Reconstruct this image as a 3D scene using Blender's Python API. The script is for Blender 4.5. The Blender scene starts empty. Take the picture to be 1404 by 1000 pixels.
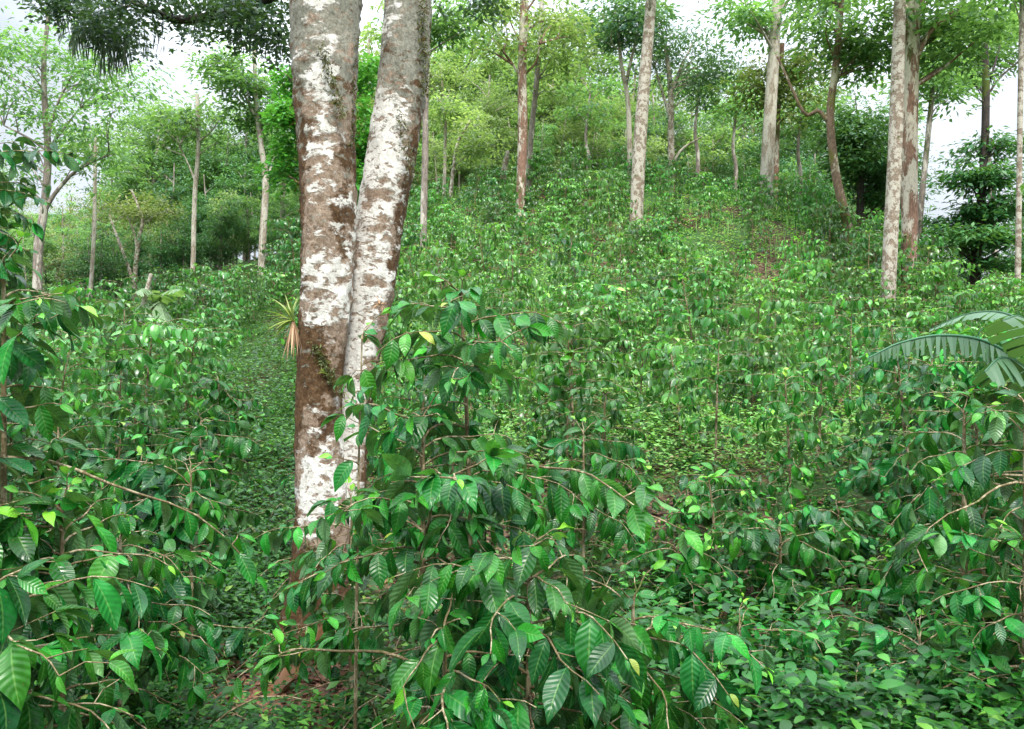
import bpy, math, random
import numpy as np
rng = np.random.default_rng(7)
random.seed(7)
sc = bpy.context.scene
COL = sc.collection
F, CX, CY, CAMZ = 1100.0, 702.0, 500.0, 1.6      # photograph's focal length and centre in its pixels, eye height

def pt(u, v, Y):
    return np.array([(u-CX)/F*Y, Y, CAMZ+(CY-v)/F*Y])

# ------------------------------------------------------------------ objects
def tag(o, label=None, cat=None, group=None, kind=None):
    if label: o['label'] = label
    if cat: o['category'] = cat
    if group: o['group'] = group
    if kind: o['kind'] = kind
    return o

def empty(name, loc=(0, 0, 0), rz=0.0):
    o = bpy.data.objects.new(name, None); COL.objects.link(o)
    o.location = tuple(float(c) for c in loc); o.rotation_euler = (0, 0, rz); o.empty_display_size = .1
    return o

def link(name, me, parent=None, loc=None):
    o = bpy.data.objects.new(name, me); COL.objects.link(o)
    if parent is not None: o.parent = parent
    if loc is not None: o.location = tuple(float(c) for c in loc)
    return o

def copy_tree(o, parent=None):
    c = o.copy(); COL.objects.link(c); c.parent = parent
    for ch in list(o.children): copy_tree(ch, c)
    return c

class Geo:
    """collects vertices, quads/triangles, uv per vertex and float attributes per vertex"""
    def __init__(s): s.v=[]; s.f=[]; s.uv=[]; s.t=[]; s.a=[]; s.n=0
    def add(s, v, f, uv=None, tint=None, aux=None):
        v = np.asarray(v, float).reshape(-1, 3); f = np.asarray(f, int)
        s.v.append(v); s.f.append(f+s.n); m = len(v); s.n += m
        s.uv.append(np.zeros((m, 2)) if uv is None else np.asarray(uv, float).reshape(-1, 2))
        s.t.append(np.full(m, .5) if tint is None else np.broadcast_to(tint, (m,)).astype(float))
        s.a.append(np.zeros(m) if aux is None else np.broadcast_to(aux, (m,)).astype(float))
    def xform(s, M, off=(0, 0, 0)):
        g = Geo(); g.f = list(s.f); g.uv = list(s.uv); g.t = list(s.t); g.a = list(s.a); g.n = s.n
        g.v = [x @ np.asarray(M).T + np.asarray(off) for x in s.v]
        return g
    def join(s, g):
        for i in range(len(g.v)): s.v.append(g.v[i]); s.uv.append(g.uv[i]); s.t.append(g.t[i]); s.a.append(g.a[i])
        for f in g.f: s.f.append(f+s.n)
        s.n += g.n
    def mesh(s, name, mats, smooth=True):
        me = bpy.data.meshes.new(name)
        v = np.concatenate(s.v)
        fs = s.f
        me.vertices.add(len(v)); me.vertices.foreach_set('co', v.astype(np.float32).ravel())
        loops = np.concatenate([f.ravel() for f in fs])
        sizes = np.concatenate([np.full(len(f), f.shape[1]) for f in fs])
        starts = np.concatenate([[0], np.cumsum(sizes)[:-1]])
        me.loops.add(len(loops)); me.loops.foreach_set('vertex_index', loops.astype(np.int32))
        me.polygons.add(len(sizes)); me.polygons.foreach_set('loop_start', starts.astype(np.int32))
        me.update(calc_edges=True)
        uvl = me.uv_layers.new(name='UVMap')
        uvl.data.foreach_set('uv', np.concatenate(s.uv)[loops].astype(np.float32).ravel())
        for nm, arr in (('tint', s.t), ('aux', s.a)):
            at = me.attributes.new(nm, 'FLOAT', 'POINT'); at.data.foreach_set('value', np.concatenate(arr).astype(np.float32))
        if smooth: me.polygons.foreach_set('use_smooth', np.ones(len(sizes), bool))
        for m in (mats if isinstance(mats, (list, tuple)) else [mats]): me.materials.append(m)
        me.validate(); me.update()
        return me

def unit(a):
    a = np.asarray(a, float); return a/np.maximum(np.linalg.norm(a, axis=-1, keepdims=True), 1e-9)

def spline(P, n):
    P = np.asarray(P, float); m = len(P)
    if m < 3: return P[0]+(P[-1]-P[0])*np.linspace(0, 1, n)[:, None]
    Q = np.vstack([2*P[0]-P[1], P, 2*P[-1]-P[-2]]); out = []
    for x in np.linspace(0, m-1-1e-6, n):
        i = int(x); t = x-i; a, b, c, d = Q[i:i+4]
        out.append(.5*(2*b+(c-a)*t+(2*a-5*b+4*c-d)*t*t+(3*b-a-3*c+d)*t**3))
    return np.array(out)

def tube(g, P, R, seg=8, n=None, lump=0.0, aux=None, cap=True, tint=.5):
    P = np.asarray(P, float); R = np.asarray(R, float)
    if n:
        R = np.interp(np.linspace(0, 1, n), np.linspace(0, 1, len(R)), R); P = spline(P, n)
    n = len(P); T = unit(np.gradient(P, axis=0)); ref = np.array([0, 1., 0.02]) if abs(T[0][2]) > .5 else np.array([0, .02, 1.])
    A = unit(np.cross(T, ref)); B = np.cross(T, A); th = np.linspace(0, 2*np.pi, seg, endpoint=False)
    r = R[:, None]*np.ones(seg)
    if lump:
        k = rng.uniform(0, 6.28, 6); z = np.arange(n)[:, None]*rng.uniform(.25, .5)
        r = r*(1+lump*(np.sin(2*th+k[0]+z*.6)+.7*np.sin(3*th+k[1]-z*.9)+.5*np.sin(5*th+k[2]+z*1.7)+.5*np.sin(z*1.3+k[3])+rng.normal(0, .45, (n, seg))))
    V = P[:, None]+r[..., None]*(np.cos(th)[:, None]*A[:, None]+np.sin(th)[:, None]*B[:, None])
    i = np.arange(n-1)[:, None]*seg; j = np.arange(seg)[None]; j2 = (j+1) % seg
    f = np.stack([i+j, i+j2, i+seg+j2, i+seg+j], -1).reshape(-1, 4)
    uv = np.stack(np.broadcast_arrays(th[None]/6.2832, np.linspace(0, 1, n)[:, None]), -1)
    g.add(V, f, uv, tint, None if aux is None else np.broadcast_to(np.asarray(aux)[..., None] if np.ndim(aux) == 1 else aux, (n, seg)).ravel())
    if cap:
        c = np.vstack([V[-1], P[-1:]+T[-1:]*R[-1]*.5]); g.add(c, np.stack([np.arange(seg), (np.arange(seg)+1) % seg, np.full(seg, seg)], -1), None, tint)

# ------------------------------------------------------------------ leaves
def leaf_template(ns, nt, point=1.0):
    s = np.linspace(-1, 1, ns); t = np.linspace(0, 1, nt)
    w = np.sin(np.pi*np.clip(t, 0, 1)**.85)**.8
    w = w*(1-.55*np.clip((t-.72)/.28, 0, 1)*point*.9); w[0] = .03; w[-1] = .0
    S, T = np.meshgrid(s, t); W = np.repeat(w[:, None], ns, 1)
    i = np.arange(nt-1)[:, None]*ns; j = np.arange(ns-1)[None]
    f = np.stack([i+j, i+j+1, i+ns+j+1, i+ns+j], -1).reshape(-1, 4)
    return S.ravel(), T.ravel(), W.ravel(), f, np.stack([S.ravel()*.5+.5, T.ravel()], -1)
LEAF_FINE, LEAF_MID, LEAF_LOW = leaf_template(5, 11), leaf_template(3, 5), leaf_template(3, 3, 0)
DIAMOND = (np.array([0, -1, 1, 0.]), np.array([0, .5, .45, 1.]), np.array([1, 1, 1, 1.]), np.array([[0, 2, 3, 1]]), np.array([[.5, 0], [0, .5], [1, .5], [.5, 1]]))

def leaves(g, tpl, P, D, N, L, W, tint, droop=.25, fold=.18, wave=0.0, curl=None):
    P = np.atleast_2d(P); n = len(P)
    if n == 0: return
    D = unit(D); S_ = unit(np.cross(D, N)); N = np.cross(S_, D)
    s, t, w, f, uv = tpl
    L = np.broadcast_to(L, (n,)); W = np.broadcast_to(W, (n,)); dr = np.broadcast_to(droop, (n,))
    lw = (L*t[:, None]).T; x = (W[:, None]*.5)*(s*w)[None]
    h = -dr[:, None]*L[:, None]*(t**2)[None] + fold*np.abs(x)
    if wave: h = h + wave*L[:, None]*(np.cos(t*2*np.pi*6.5)*np.abs(s)**1.5*w)[None]
    if wave: h = h + (.05*L[:, None])*np.sin(rng.uniform(0, 6.28, (n, 1))+t[None]*rng.uniform(2, 5, (n, 1)))*s[None]
    a = 1-.3*dr[:, None]*t[None]
    V = P[:, None]+(lw*a)[..., None]*D[:, None]+x[..., None]*S_[:, None]+h[..., None]*N[:, None]
    m = len(s)
    fa = (f[None]+(np.arange(n)*m)[:, None, None]).reshape(-1, 4)
    g.add(V.reshape(-1, 3), fa, np.tile(uv, (n, 1)), np.repeat(np.broadcast_to(tint, (n,)), m))

def rvec(n):
    return unit(rng.normal(size=(n, 3)))

# ------------------------------------------------------------------ materials
def newmat(name):
    m = bpy.data.materials.new(name); m.use_nodes = True; nt = m.node_tree; nt.nodes.clear()
    out = nt.nodes.new('ShaderNodeOutputMaterial')
    def N(t, **kw):
        nd = nt.nodes.new(t)
        for k, v in kw.items():
            if k.startswith('i_'): nd.inputs[k[2:].replace('_', ' ')].default_value = v
            else: setattr(nd, k, v)
        return nd
    return m, nt, out, N

def ramp(N, stops, interp='LINEAR'):
    r = N('ShaderNodeValToRGB'); e = r.color_ramp.elements; r.color_ramp.interpolation = interp
    while len(e) < len(stops): e.new(.5)
    for el, (p, c) in zip(e, stops):
        el.position = p; el.color = (*c, 1) if len(c) == 3 else c
    return r

def leaf_mat(name, stops, rough=.4, trans=.3, tcol=(1.3, 1.5, .5), vein=0.0, spec=.5, hue=.02, back=.35, objvar=.25):
    m, nt, out, N = newmat(name); lk = nt.links.new
    at = N('ShaderNodeAttribute', attribute_name='tint'); r = ramp(N, stops); lk(at.outputs['Fac'], r.inputs[0])
    oi = N('ShaderNodeObjectInfo'); hs = N('ShaderNodeHueSaturation')
    mh = N('ShaderNodeMapRange', i_To_Min=.5-hue, i_To_Max=.5+hue); lk(oi.outputs['Random'], mh.inputs['Value']); lk(mh.outputs[0], hs.inputs['Hue'])
    mv = N('ShaderNodeMath', operation='MULTIPLY_ADD'); mv.inputs[1].default_value = 37.7; mv.inputs[2].default_value = 0
    fr = N('ShaderNodeMath', operation='FRACT'); lk(oi.outputs['Random'], mv.inputs[0]); lk(mv.outputs[0], fr.inputs[0])
    mr = N('ShaderNodeMapRange', i_To_Min=1-objvar, i_To_Max=1+objvar); lk(fr.outputs[0], mr.inputs['Value']); lk(mr.outputs[0], hs.inputs['Value'])
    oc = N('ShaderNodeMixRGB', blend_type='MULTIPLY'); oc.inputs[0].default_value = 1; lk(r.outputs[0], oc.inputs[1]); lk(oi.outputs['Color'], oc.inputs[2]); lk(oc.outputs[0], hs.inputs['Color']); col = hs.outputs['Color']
    geo = N('ShaderNodeNewGeometry')
    mb = N('ShaderNodeMixRGB', blend_type='MIX'); mb.inputs[2].default_value = (.16, .24, .14, 1)
    mm = N('ShaderNodeMath', operation='MULTIPLY'); mm.inputs[1].default_value = back; lk(geo.outputs['Backfacing'], mm.inputs[0]); lk(mm.outputs[0], mb.inputs[0]); lk(col, mb.inputs[1]); col = mb.outputs[0]
    p = N('ShaderNodeBsdfPrincipled', i_Roughness=rough); p.inputs['Specular IOR Level'].default_value = spec
    if vein:
        uv = N('ShaderNodeUVMap'); sx = N('ShaderNodeSeparateXYZ'); lk(uv.outputs[0], sx.inputs[0])
        a = N('ShaderNodeMath', operation='SUBTRACT'); a.inputs[1].default_value = .5; lk(sx.outputs[0], a.inputs[0])
        b = N('ShaderNodeMath', operation='ABSOLUTE'); lk(a.outputs[0], b.inputs[0])
        c = N('ShaderNodeMath', operation='MULTIPLY_ADD'); c.inputs[1].default_value = -.32; lk(b.outputs[0], c.inputs[0]); lk(sx.outputs[1], c.inputs[2])
        d = N('ShaderNodeMath', operation='MULTIPLY'); d.inputs[1].default_value = 2*math.pi*9; lk(c.outputs[0], d.inputs[0])
        e = N('ShaderNodeMath', operation='COSINE'); lk(d.outputs[0], e.inputs[0])
        # puffed lamina between lateral veins, sunk midrib
        ab = N('ShaderNodeMath', operation='ABSOLUTE'); lk(e.outputs[0], ab.inputs[0])
        mid = N('ShaderNodeMapRange', interpolation_type='SMOOTHSTEP', i_From_Min=.0, i_From_Max=.05, i_To_Min=-.6, i_To_Max=0); lk(b.outputs[0], mid.inputs['Value'])
        hh = N('ShaderNodeMath', operation='ADD'); lk(e.outputs[0], hh.inputs[0]); lk(mid.outputs[0], hh.inputs[1])
        bp = N('ShaderNodeBump', i_Strength=vein, i_Distance=.004); lk(hh.outputs[0], bp.inputs['Height']); lk(bp.outputs[0], p.inputs['Normal'])
        vc = N('ShaderNodeMapRange', i_From_Min=-.5, i_From_Max=-.05, i_To_Min=.35, i_To_Max=0); lk(mid.outputs[0], vc.inputs['Value'])
        mx = N('ShaderNodeMixRGB'); mx.inputs[2].default_value = (.16, .3, .07, 1); lk(vc.outputs[0], mx.inputs[0]); lk(col, mx.inputs[1]); col = mx.outputs[0]
        dk = N('ShaderNodeMapRange', i_From_Min=-1, i_From_Max=1, i_To_Min=.93, i_To_Max=1.03); lk(e.outputs[0], dk.inputs['Value'])
        ml = N('ShaderNodeMixRGB', blend_type='MULTIPLY'); ml.inputs[0].default_value = 1; lk(col, ml.inputs[1]); lk(dk.outputs[0], ml.inputs[2]); col = ml.outputs[0]
        tc = N('ShaderNodeTexCoord'); bn = N('ShaderNodeTexNoise', i_Scale=22, i_Detail=4, i_Roughness=.6); lk(tc.outputs['Object'], bn.inputs['Vector'])
        bm = N('ShaderNodeMapRange', i_From_Min=.3, i_From_Max=.7, i_To_Min=.62, i_To_Max=1.4); lk(bn.outputs[0], bm.inputs['Value'])
        bx_ = N('ShaderNodeMixRGB', blend_type='MULTIPLY'); bx_.inputs[0].default_value = 1; lk(col, bx_.inputs[1]); lk(bm.outputs[0], bx_.inputs[2])
        b2 = N('ShaderNodeTexNoise', i_Scale=95, i_Detail=2); lk(tc.outputs['Object'], b2.inputs['Vector'])
        sp = N('ShaderNodeMapRange', interpolation_type='SMOOTHSTEP', i_From_Min=.70, i_From_Max=.75, i_To_Max=.8); lk(b2.outputs[0], sp.inputs['Value'])
        b3 = N('ShaderNodeMixRGB'); b3.inputs[2].default_value = (.15, .11, .04, 1); lk(sp.outputs[0], b3.inputs[0]); lk(bx_.outputs[0], b3.inputs[1]); col = b3.outputs[0]
        rr = N('ShaderNodeMapRange', i_From_Min=.3, i_From_Max=.7, i_To_Min=rough-.07, i_To_Max=rough+.14); lk(bn.outputs[0], rr.inputs['Value']); lk(rr.outputs[0], p.inputs['Roughness'])
    lk(col, p.inputs['Base Color'])
    tr = N('ShaderNodeBsdfTranslucent'); tm = N('ShaderNodeMixRGB', blend_type='MULTIPLY'); tm.inputs[0].default_value = 1; tm.inputs[2].default_value = (*tcol, 1)
    lk(col, tm.inputs[1]); lk(tm.outputs[0], tr.inputs['Color'])
    mix = N('ShaderNodeMixShader'); mix.inputs[0].default_value = trans; lk(p.outputs[0], mix.inputs[1]); lk(tr.outputs[0], mix.inputs[2]); lk(mix.outputs[0], out.inputs['Surface'])
    return m

def bark_mat(name, base, dark, lichen, cover=.5, scale=3.0, moss=(.07, .09, .02), mossamt=.3, bump=.6, stretch=.45):
    """bark with lichen patches (aux attribute shifts the cover) and moss"""
    m, nt, out, N = newmat(name); lk = nt.links.new
    tc = N('ShaderNodeTexCoord'); mp = N('ShaderNodeMapping'); mp.inputs['Scale'].default_value = (scale, scale, scale*stretch); lk(tc.outputs['Object'], mp.inputs['Vector'])
    oi = N('ShaderNodeObjectInfo'); ad = N('ShaderNodeVectorMath', operation='ADD'); mu = N('ShaderNodeMath', operation='MULTIPLY'); mu.inputs[1].default_value = 50
    lk(oi.outputs['Random'], mu.inputs[0]); lk(mp.outputs[0], ad.inputs[0]); lk(mu.outputs[0], ad.inputs[1]); vec = ad.outputs[0]
    n1 = N('ShaderNodeTexNoise', i_Scale=1.4, i_Detail=9, i_Roughness=.68, i_Distortion=.5); lk(vec, n1.inputs['Vector'])
    n2 = N('ShaderNodeTexNoise', i_Scale=9, i_Detail=6, i_Roughness=.7); lk(vec, n2.inputs['Vector'])
    n3 = N('ShaderNodeTexNoise', i_Scale=.8, i_Detail=6, i_Roughness=.7); n3.inputs['Scale'].default_value = .9; mp2 = N('ShaderNodeVectorMath', operation='ADD'); mp2.inputs[1].default_value = (7, 3, 11); lk(vec, mp2.inputs[0]); lk(mp2.outputs[0], n3.inputs['Vector'])
    vo = N('ShaderNodeTexVoronoi', i_Scale=2.6, feature='F1'); vo.inputs['Randomness'].default_value = 1; nv = N('ShaderNodeVectorMath', operation='ADD'); sv = N('ShaderNodeVectorMath', operation='SCALE'); sv.inputs['Scale'].default_value = .5
    lk(n2.outputs['Color'], sv.inputs[0]); lk(vec, nv.inputs[0]); lk(sv.outputs[0], nv.inputs[1]); lk(nv.outputs[0], vo.inputs['Vector'])
    vs = N('ShaderNodeSeparateColor'); lk(vo.outputs['Color'], vs.inputs[0])
    r1 = ramp(N, [(.3, dark), (.55, base), (.75, tuple(min(1, c*1.5) for c in base))]); lk(n2.outputs[0], r1.inputs[0])
    # lichen mask = noise*.65 + cells*.35 + aux
    at = N('ShaderNodeAttribute', attribute_name='aux')
    q = N('ShaderNodeMath', operation='MULTIPLY_ADD'); q.inputs[1].default_value = .22; lk(vs.outputs[0], q.inputs[0]); lk(n1.outputs[0], q.inputs[2])
    q2 = N('ShaderNodeMath', operation='ADD'); lk(q.outputs[0], q2.inputs[0]); lk(at.outputs['Fac'], q2.inputs[1])
    q3 = N('ShaderNodeMath', operation='MULTIPLY_ADD'); q3.inputs[1].default_value = .16; lk(n2.outputs[0], q3.inputs[0]); lk(q2.outputs[0], q3.inputs[2])
    th = .69+.22*(.5-cover)*2
    lm = N('ShaderNodeMapRange', interpolation_type='SMOOTHSTEP', i_From_Min=th-.035, i_From_Max=th+.035); lk(q3.outputs[0], lm.inputs['Value'])
    lv = ramp(N, [(.3, tuple(c*.6 for c in lichen)), (.52, lichen), (.8, tuple(min(.85, c*1.15) for c in lichen))]); lk(n2.outputs[0], lv.inputs[0])
    mo = N('ShaderNodeMapRange', interpolation_type='SMOOTHSTEP', i_From_Min=.62-mossamt*.25, i_From_Max=.72-mossamt*.25); lk(n3.outputs[0], mo.inputs['Value'])
    mm = N('ShaderNodeMixRGB'); mm.inputs[2].default_value = (*moss, 1); lk(mo.outputs[0], mm.inputs[0]); lk(r1.outputs[0], mm.inputs[1])
    ml = N('ShaderNodeMixRGB'); lk(lm.outputs[0], ml.inputs[0]); lk(mm.outputs[0], ml.inputs[1]); lk(lv.outputs[0], ml.inputs[2])
    p = N('ShaderNodeBsdfPrincipled', i_Roughness=.9); p.inputs['Specular IOR Level'].default_value = .2
    lk(ml.outputs[0], p.inputs['Base Color'])
    hb = N('ShaderNodeMath', operation='MULTIPLY_ADD'); hb.inputs[1].default_value = .35; lk(lm.outputs[0], hb.inputs[0]); lk(n2.outputs[0], hb.inputs[2])
    bp = N('ShaderNodeBump', i_Strength=bump, i_Distance=.02); lk(hb.outputs[0], bp.inputs['Height']); lk(bp.outputs[0], p.inputs['Normal'])
    lk(p.outputs[0], out.inputs['Surface'])
    return m

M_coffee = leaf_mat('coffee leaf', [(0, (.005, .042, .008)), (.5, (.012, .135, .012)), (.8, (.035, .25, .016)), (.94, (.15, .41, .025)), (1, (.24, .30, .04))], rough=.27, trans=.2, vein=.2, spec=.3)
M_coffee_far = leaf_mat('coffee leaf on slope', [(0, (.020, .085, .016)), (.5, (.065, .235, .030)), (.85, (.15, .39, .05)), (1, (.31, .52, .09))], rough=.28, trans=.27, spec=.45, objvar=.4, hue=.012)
M_weed = leaf_mat('weed leaf', [(0, (.007, .045, .007)), (.5, (.022, .125, .014)), (.9, (.09, .28, .03)), (1, (.24, .40, .06))], rough=.45, trans=.3, spec=.4)
M_slopeweed = leaf_mat('slope weed leaf', [(0, (.36, .27, .17)), (.10, (.20, .30, .10)), (.5, (.19, .42, .11)), (.8, (.29, .52, .16)), (1, (.46, .60, .28))], rough=.55, trans=.4, spec=.2)  # bright and desaturated: haze over the slope is mixed into these colours
M_litter = leaf_mat('dead leaf litter', [(0, (.05, .022, .014)), (.5, (.16, .075, .045)), (.8, (.26, .14, .085)), (1, (.40, .27, .19))], rough=.6, trans=.05, tcol=(1, .8, .6), spec=.3, back=.1, hue=.0)
M_air = leaf_mat('airy tree leaf', [(0, (.055, .13, .065)), (.5, (.13, .25, .12)), (1, (.29, .42, .21))], rough=.5, trans=.5, spec=.3)  # greyed and paled: distance haze painted into the leaf colour
M_yell = leaf_mat('pale tree leaf', [(0, (.10, .16, .085)), (.5, (.21, .28, .15)), (1, (.40, .45, .28))], rough=.5, trans=.5, spec=.3)  # low saturation also carries the forest's haze, painted into the colour
M_dark = leaf_mat('dense tree leaf', [(0, (.02, .09, .03)), (.5, (.045, .15, .05)), (1, (.10, .24, .07))], rough=.45, trans=.3, spec=.4)
M_olive = leaf_mat('olive tree leaf', [(0, (.10, .13, .05)), (.5, (.18, .21, .08)), (1, (.30, .30, .13))], rough=.5, trans=.35, spec=.3)
M_blue = leaf_mat('bluish tree leaf', [(0, (.03, .09, .06)), (.5, (.06, .15, .09)), (1, (.12, .22, .13))], rough=.5, trans=.3, spec=.4)
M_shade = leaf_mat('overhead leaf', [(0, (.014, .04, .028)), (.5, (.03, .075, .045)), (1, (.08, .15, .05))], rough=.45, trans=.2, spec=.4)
M_vine = leaf_mat('vine leaf', [(0, (.05, .19, .02)), (.5, (.10, .32, .03)), (1, (.2, .45, .06))], rough=.4, trans=.35, spec=.4)
M_banana = leaf_mat('banana leaf', [(0, (.02, .085, .03)), (.5, (.045, .14, .06)), (1, (.10, .21, .11))], rough=.42, trans=.3, spec=.4)
M_paleban = leaf_mat('pale banana leaf', [(0, (.16, .30, .14)), (.5, (.28, .42, .22)), (1, (.42, .55, .34))], rough=.45, trans=.35, spec=.4)
M_brom = leaf_mat('bromeliad leaf', [(0, (.12, .22, .04)), (.5, (.24, .36, .07)), (1, (.42, .48, .14))], rough=.4, trans=.35)
M_dead = leaf_mat('dry strap leaf', [(0, (.18, .09, .05)), (.5, (.36, .22, .13)), (1, (.55, .38, .24))], rough=.7, trans=.1, tcol=(1, .8, .6), spec=.2, hue=0, back=.1)
M_moss = leaf_mat('hanging moss', [(0, (.025, .05, .035)), (.5, (.06, .09, .06)), (1, (.11, .14, .09))], rough=.8, trans=.2, spec=.1)
M_hair = leaf_mat('trunk moss', [(0, (.05, .035, .012)), (.5, (.09, .08, .02)), (1, (.16, .17, .04))], rough=.9, trans=.2, spec=.1)

def twin_mat():
    """tan bark, brown moss where aux is low, white crust lichen in wide short patches where aux is high, grey green film high up"""
    m, nt, out, N = newmat('lichen bark'); lk = nt.links.new
    tc = N('ShaderNodeTexCoord'); sep = N('ShaderNodeSeparateXYZ'); lk(tc.outputs['Object'], sep.inputs[0])
    def noise(sc_, det, rough, st, off=(0, 0, 0), dist=0.0):
        mp = N('ShaderNodeMapping'); mp.inputs['Scale'].default_value = (sc_, sc_, sc_*st); mp.inputs['Location'].default_value = off; lk(tc.outputs['Object'], mp.inputs['Vector'])
        n = N('ShaderNodeTexNoise', i_Scale=1.0, i_Detail=det, i_Roughness=rough, i_Distortion=dist); lk(mp.outputs[0], n.inputs['Vector']); return n
    nf = noise(42, 8, .75, .8); nm = noise(16, 6, .65, 1.5, (3, 1, 7), .3); nb = noise(5.5, 5, .6, .9, (9, 2, 4)); nw = noise(10, 7, .62, 1.7, (1, 5, 2), .25); nw2 = noise(4.0, 3, .5, .8, (11, 3, 8))
    at = N('ShaderNodeAttribute', attribute_name='aux')
    base = ramp(N, [(.25, (.08, .052, .036)), (.45, (.205, .145, .10)), (.6, (.34, .26, .195)), (.8, (.48, .41, .34))]); lk(nf.outputs[0], base.inputs[0])
    brown = ramp(N, [(.3, (.026, .014, .007)), (.5, (.09, .050, .024)), (.7, (.17, .105, .055))]); lk(nf.outputs[0], brown.inputs[0])
    def mask(n, extra, k, lo, hi, n2=None, k2=0):
        q = N('ShaderNodeMath', operation='MULTIPLY_ADD'); q.inputs[1].default_value = k; lk(at.outputs['Fac'], q.inputs[0]); lk(n.outputs[0], q.inputs[2]); o_ = q
        if n2 is not None:
            w_ = N('ShaderNodeMath', operation='MULTIPLY_ADD'); w_.inputs[1].default_value = k2; lk(n2.outputs[0], w_.inputs[0]); lk(q.outputs[0], w_.inputs[2]); o_ = w_
        r_ = N('ShaderNodeMapRange', interpolation_type='SMOOTHSTEP', i_From_Min=lo, i_From_Max=hi); lk(o_.outputs[0], r_.inputs['Value']); return r_
    mb = mask(nb, 0, -1.5, .76, .84, nm, .5)
    m1 = N('ShaderNodeMixRGB'); lk(mb.outputs[0], m1.inputs[0]); lk(base.outputs[0], m1.inputs[1]); lk(brown.outputs[0], m1.inputs[2])
    zr = N('ShaderNodeMapRange', interpolation_type='SMOOTHSTEP', i_From_Min=2.4, i_From_Max=3.5, i_To_Min=-.07, i_To_Max=.14); lk(sep.outputs[2], zr.inputs['Value'])
    za = N('ShaderNodeMath', operation='ADD'); lk(zr.outputs[0], za.inputs[0]); lk(nm.outputs[0], za.inputs[1])
    gm = N('ShaderNodeMapRange', interpolation_type='SMOOTHSTEP', i_From_Min=.5, i_From_Max=.62, i_To_Max=.75); lk(za.outputs[0], gm.inputs['Value'])
    grey = ramp(N, [(.3, (.12, .12, .09)), (.55, (.28, .29, .24)), (.75, (.44, .45, .38))]); lk(nf.outputs[0], grey.inputs[0])
    m2 = N('ShaderNodeMixRGB'); lk(gm.outputs[0], m2.inputs[0]); lk(m1.outputs[0], m2.inputs[1]); lk(grey.outputs[0], m2.inputs[2])
    mw0 = mask(nw, 0, 1.2, .79, .895, nw2, .62); nh = noise(24, 5, .6, 1.5, (4, 9, 2), .2)
    hole = N('ShaderNodeMapRange', interpolation_type='SMOOTHSTEP', i_From_Min=.57, i_From_Max=.61, i_To_Min=1, i_To_Max=.1); lk(nh.outputs[0], hole.inputs['Value'])
    mw = N('ShaderNodeMath', operation='MULTIPLY'); lk(mw0.outputs[0], mw.inputs[0]); lk(hole.outputs[0], mw.inputs[1])
    wh = ramp(N, [(.28, (.36, .32, .27)), (.42, (.62, .59, .53)), (.62, (.76, .74, .69))]); lk(nf.outputs[0], wh.inputs[0])
    m3 = N('ShaderNodeMixRGB'); lk(mw.outputs[0], m3.inputs[0]); lk(m2.outputs[0], m3.inputs[1]); lk(wh.outputs[0], m3.inputs[2])
    p = N('ShaderNodeBsdfPrincipled', i_Roughness=.92); p.inputs['Specular IOR Level'].default_value = .15; lk(m3.outputs[0], p.inputs['Base Color'])
    hb = N('ShaderNodeMath', operation='MULTIPLY_ADD'); hb.inputs[1].default_value = .25; lk(mw.outputs[0], hb.inputs[0]); lk(nf.outputs[0], hb.inputs[2])
    bp = N('ShaderNodeBump', i_Strength=.9, i_Distance=.02); lk(hb.outputs[0], bp.inputs['Height']); lk(bp.outputs[0], p.inputs['Normal'])
    lk(p.outputs[0], out.inputs['Surface']); return m
B_twin = twin_mat()
B_pale = bark_mat('pale bark', (.25, .195, .145), (.08, .058, .042), (.44, .40, .33), cover=.52, scale=5.5, mossamt=.2, stretch=.9)
B_white = bark_mat('white bark', (.31, .26, .20), (.13, .10, .075), (.45, .41, .34), cover=.55, scale=4.5, mossamt=0.05, stretch=.3)
B_brown = bark_mat('brown bark', (.24, .14, .10), (.08, .05, .035), (.50, .44, .36), cover=.3, scale=2.6, mossamt=.3, stretch=.4)
B_grey = bark_mat('grey bark', (.24, .20, .17), (.09, .07, .06), (.46, .42, .36), cover=.35, scale=2.4, mossamt=.25, stretch=.3)
B_dark = bark_mat('dark bark', (.05, .04, .035), (.015, .012, .012), (.12, .10, .08), cover=.2, scale=3, mossamt=.3)
B_mossy = bark_mat('mossy bark', (.19, .13, .09), (.07, .045, .03), (.42, .38, .28), cover=.28, scale=3, moss=(.13, .12, .035), mossamt=.4)
B_twig = bark_mat('twig bark', (.15, .115, .06), (.06, .05, .025), (.32, .27, .17), cover=.4, scale=16, mossamt=.3, bump=.3)

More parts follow.
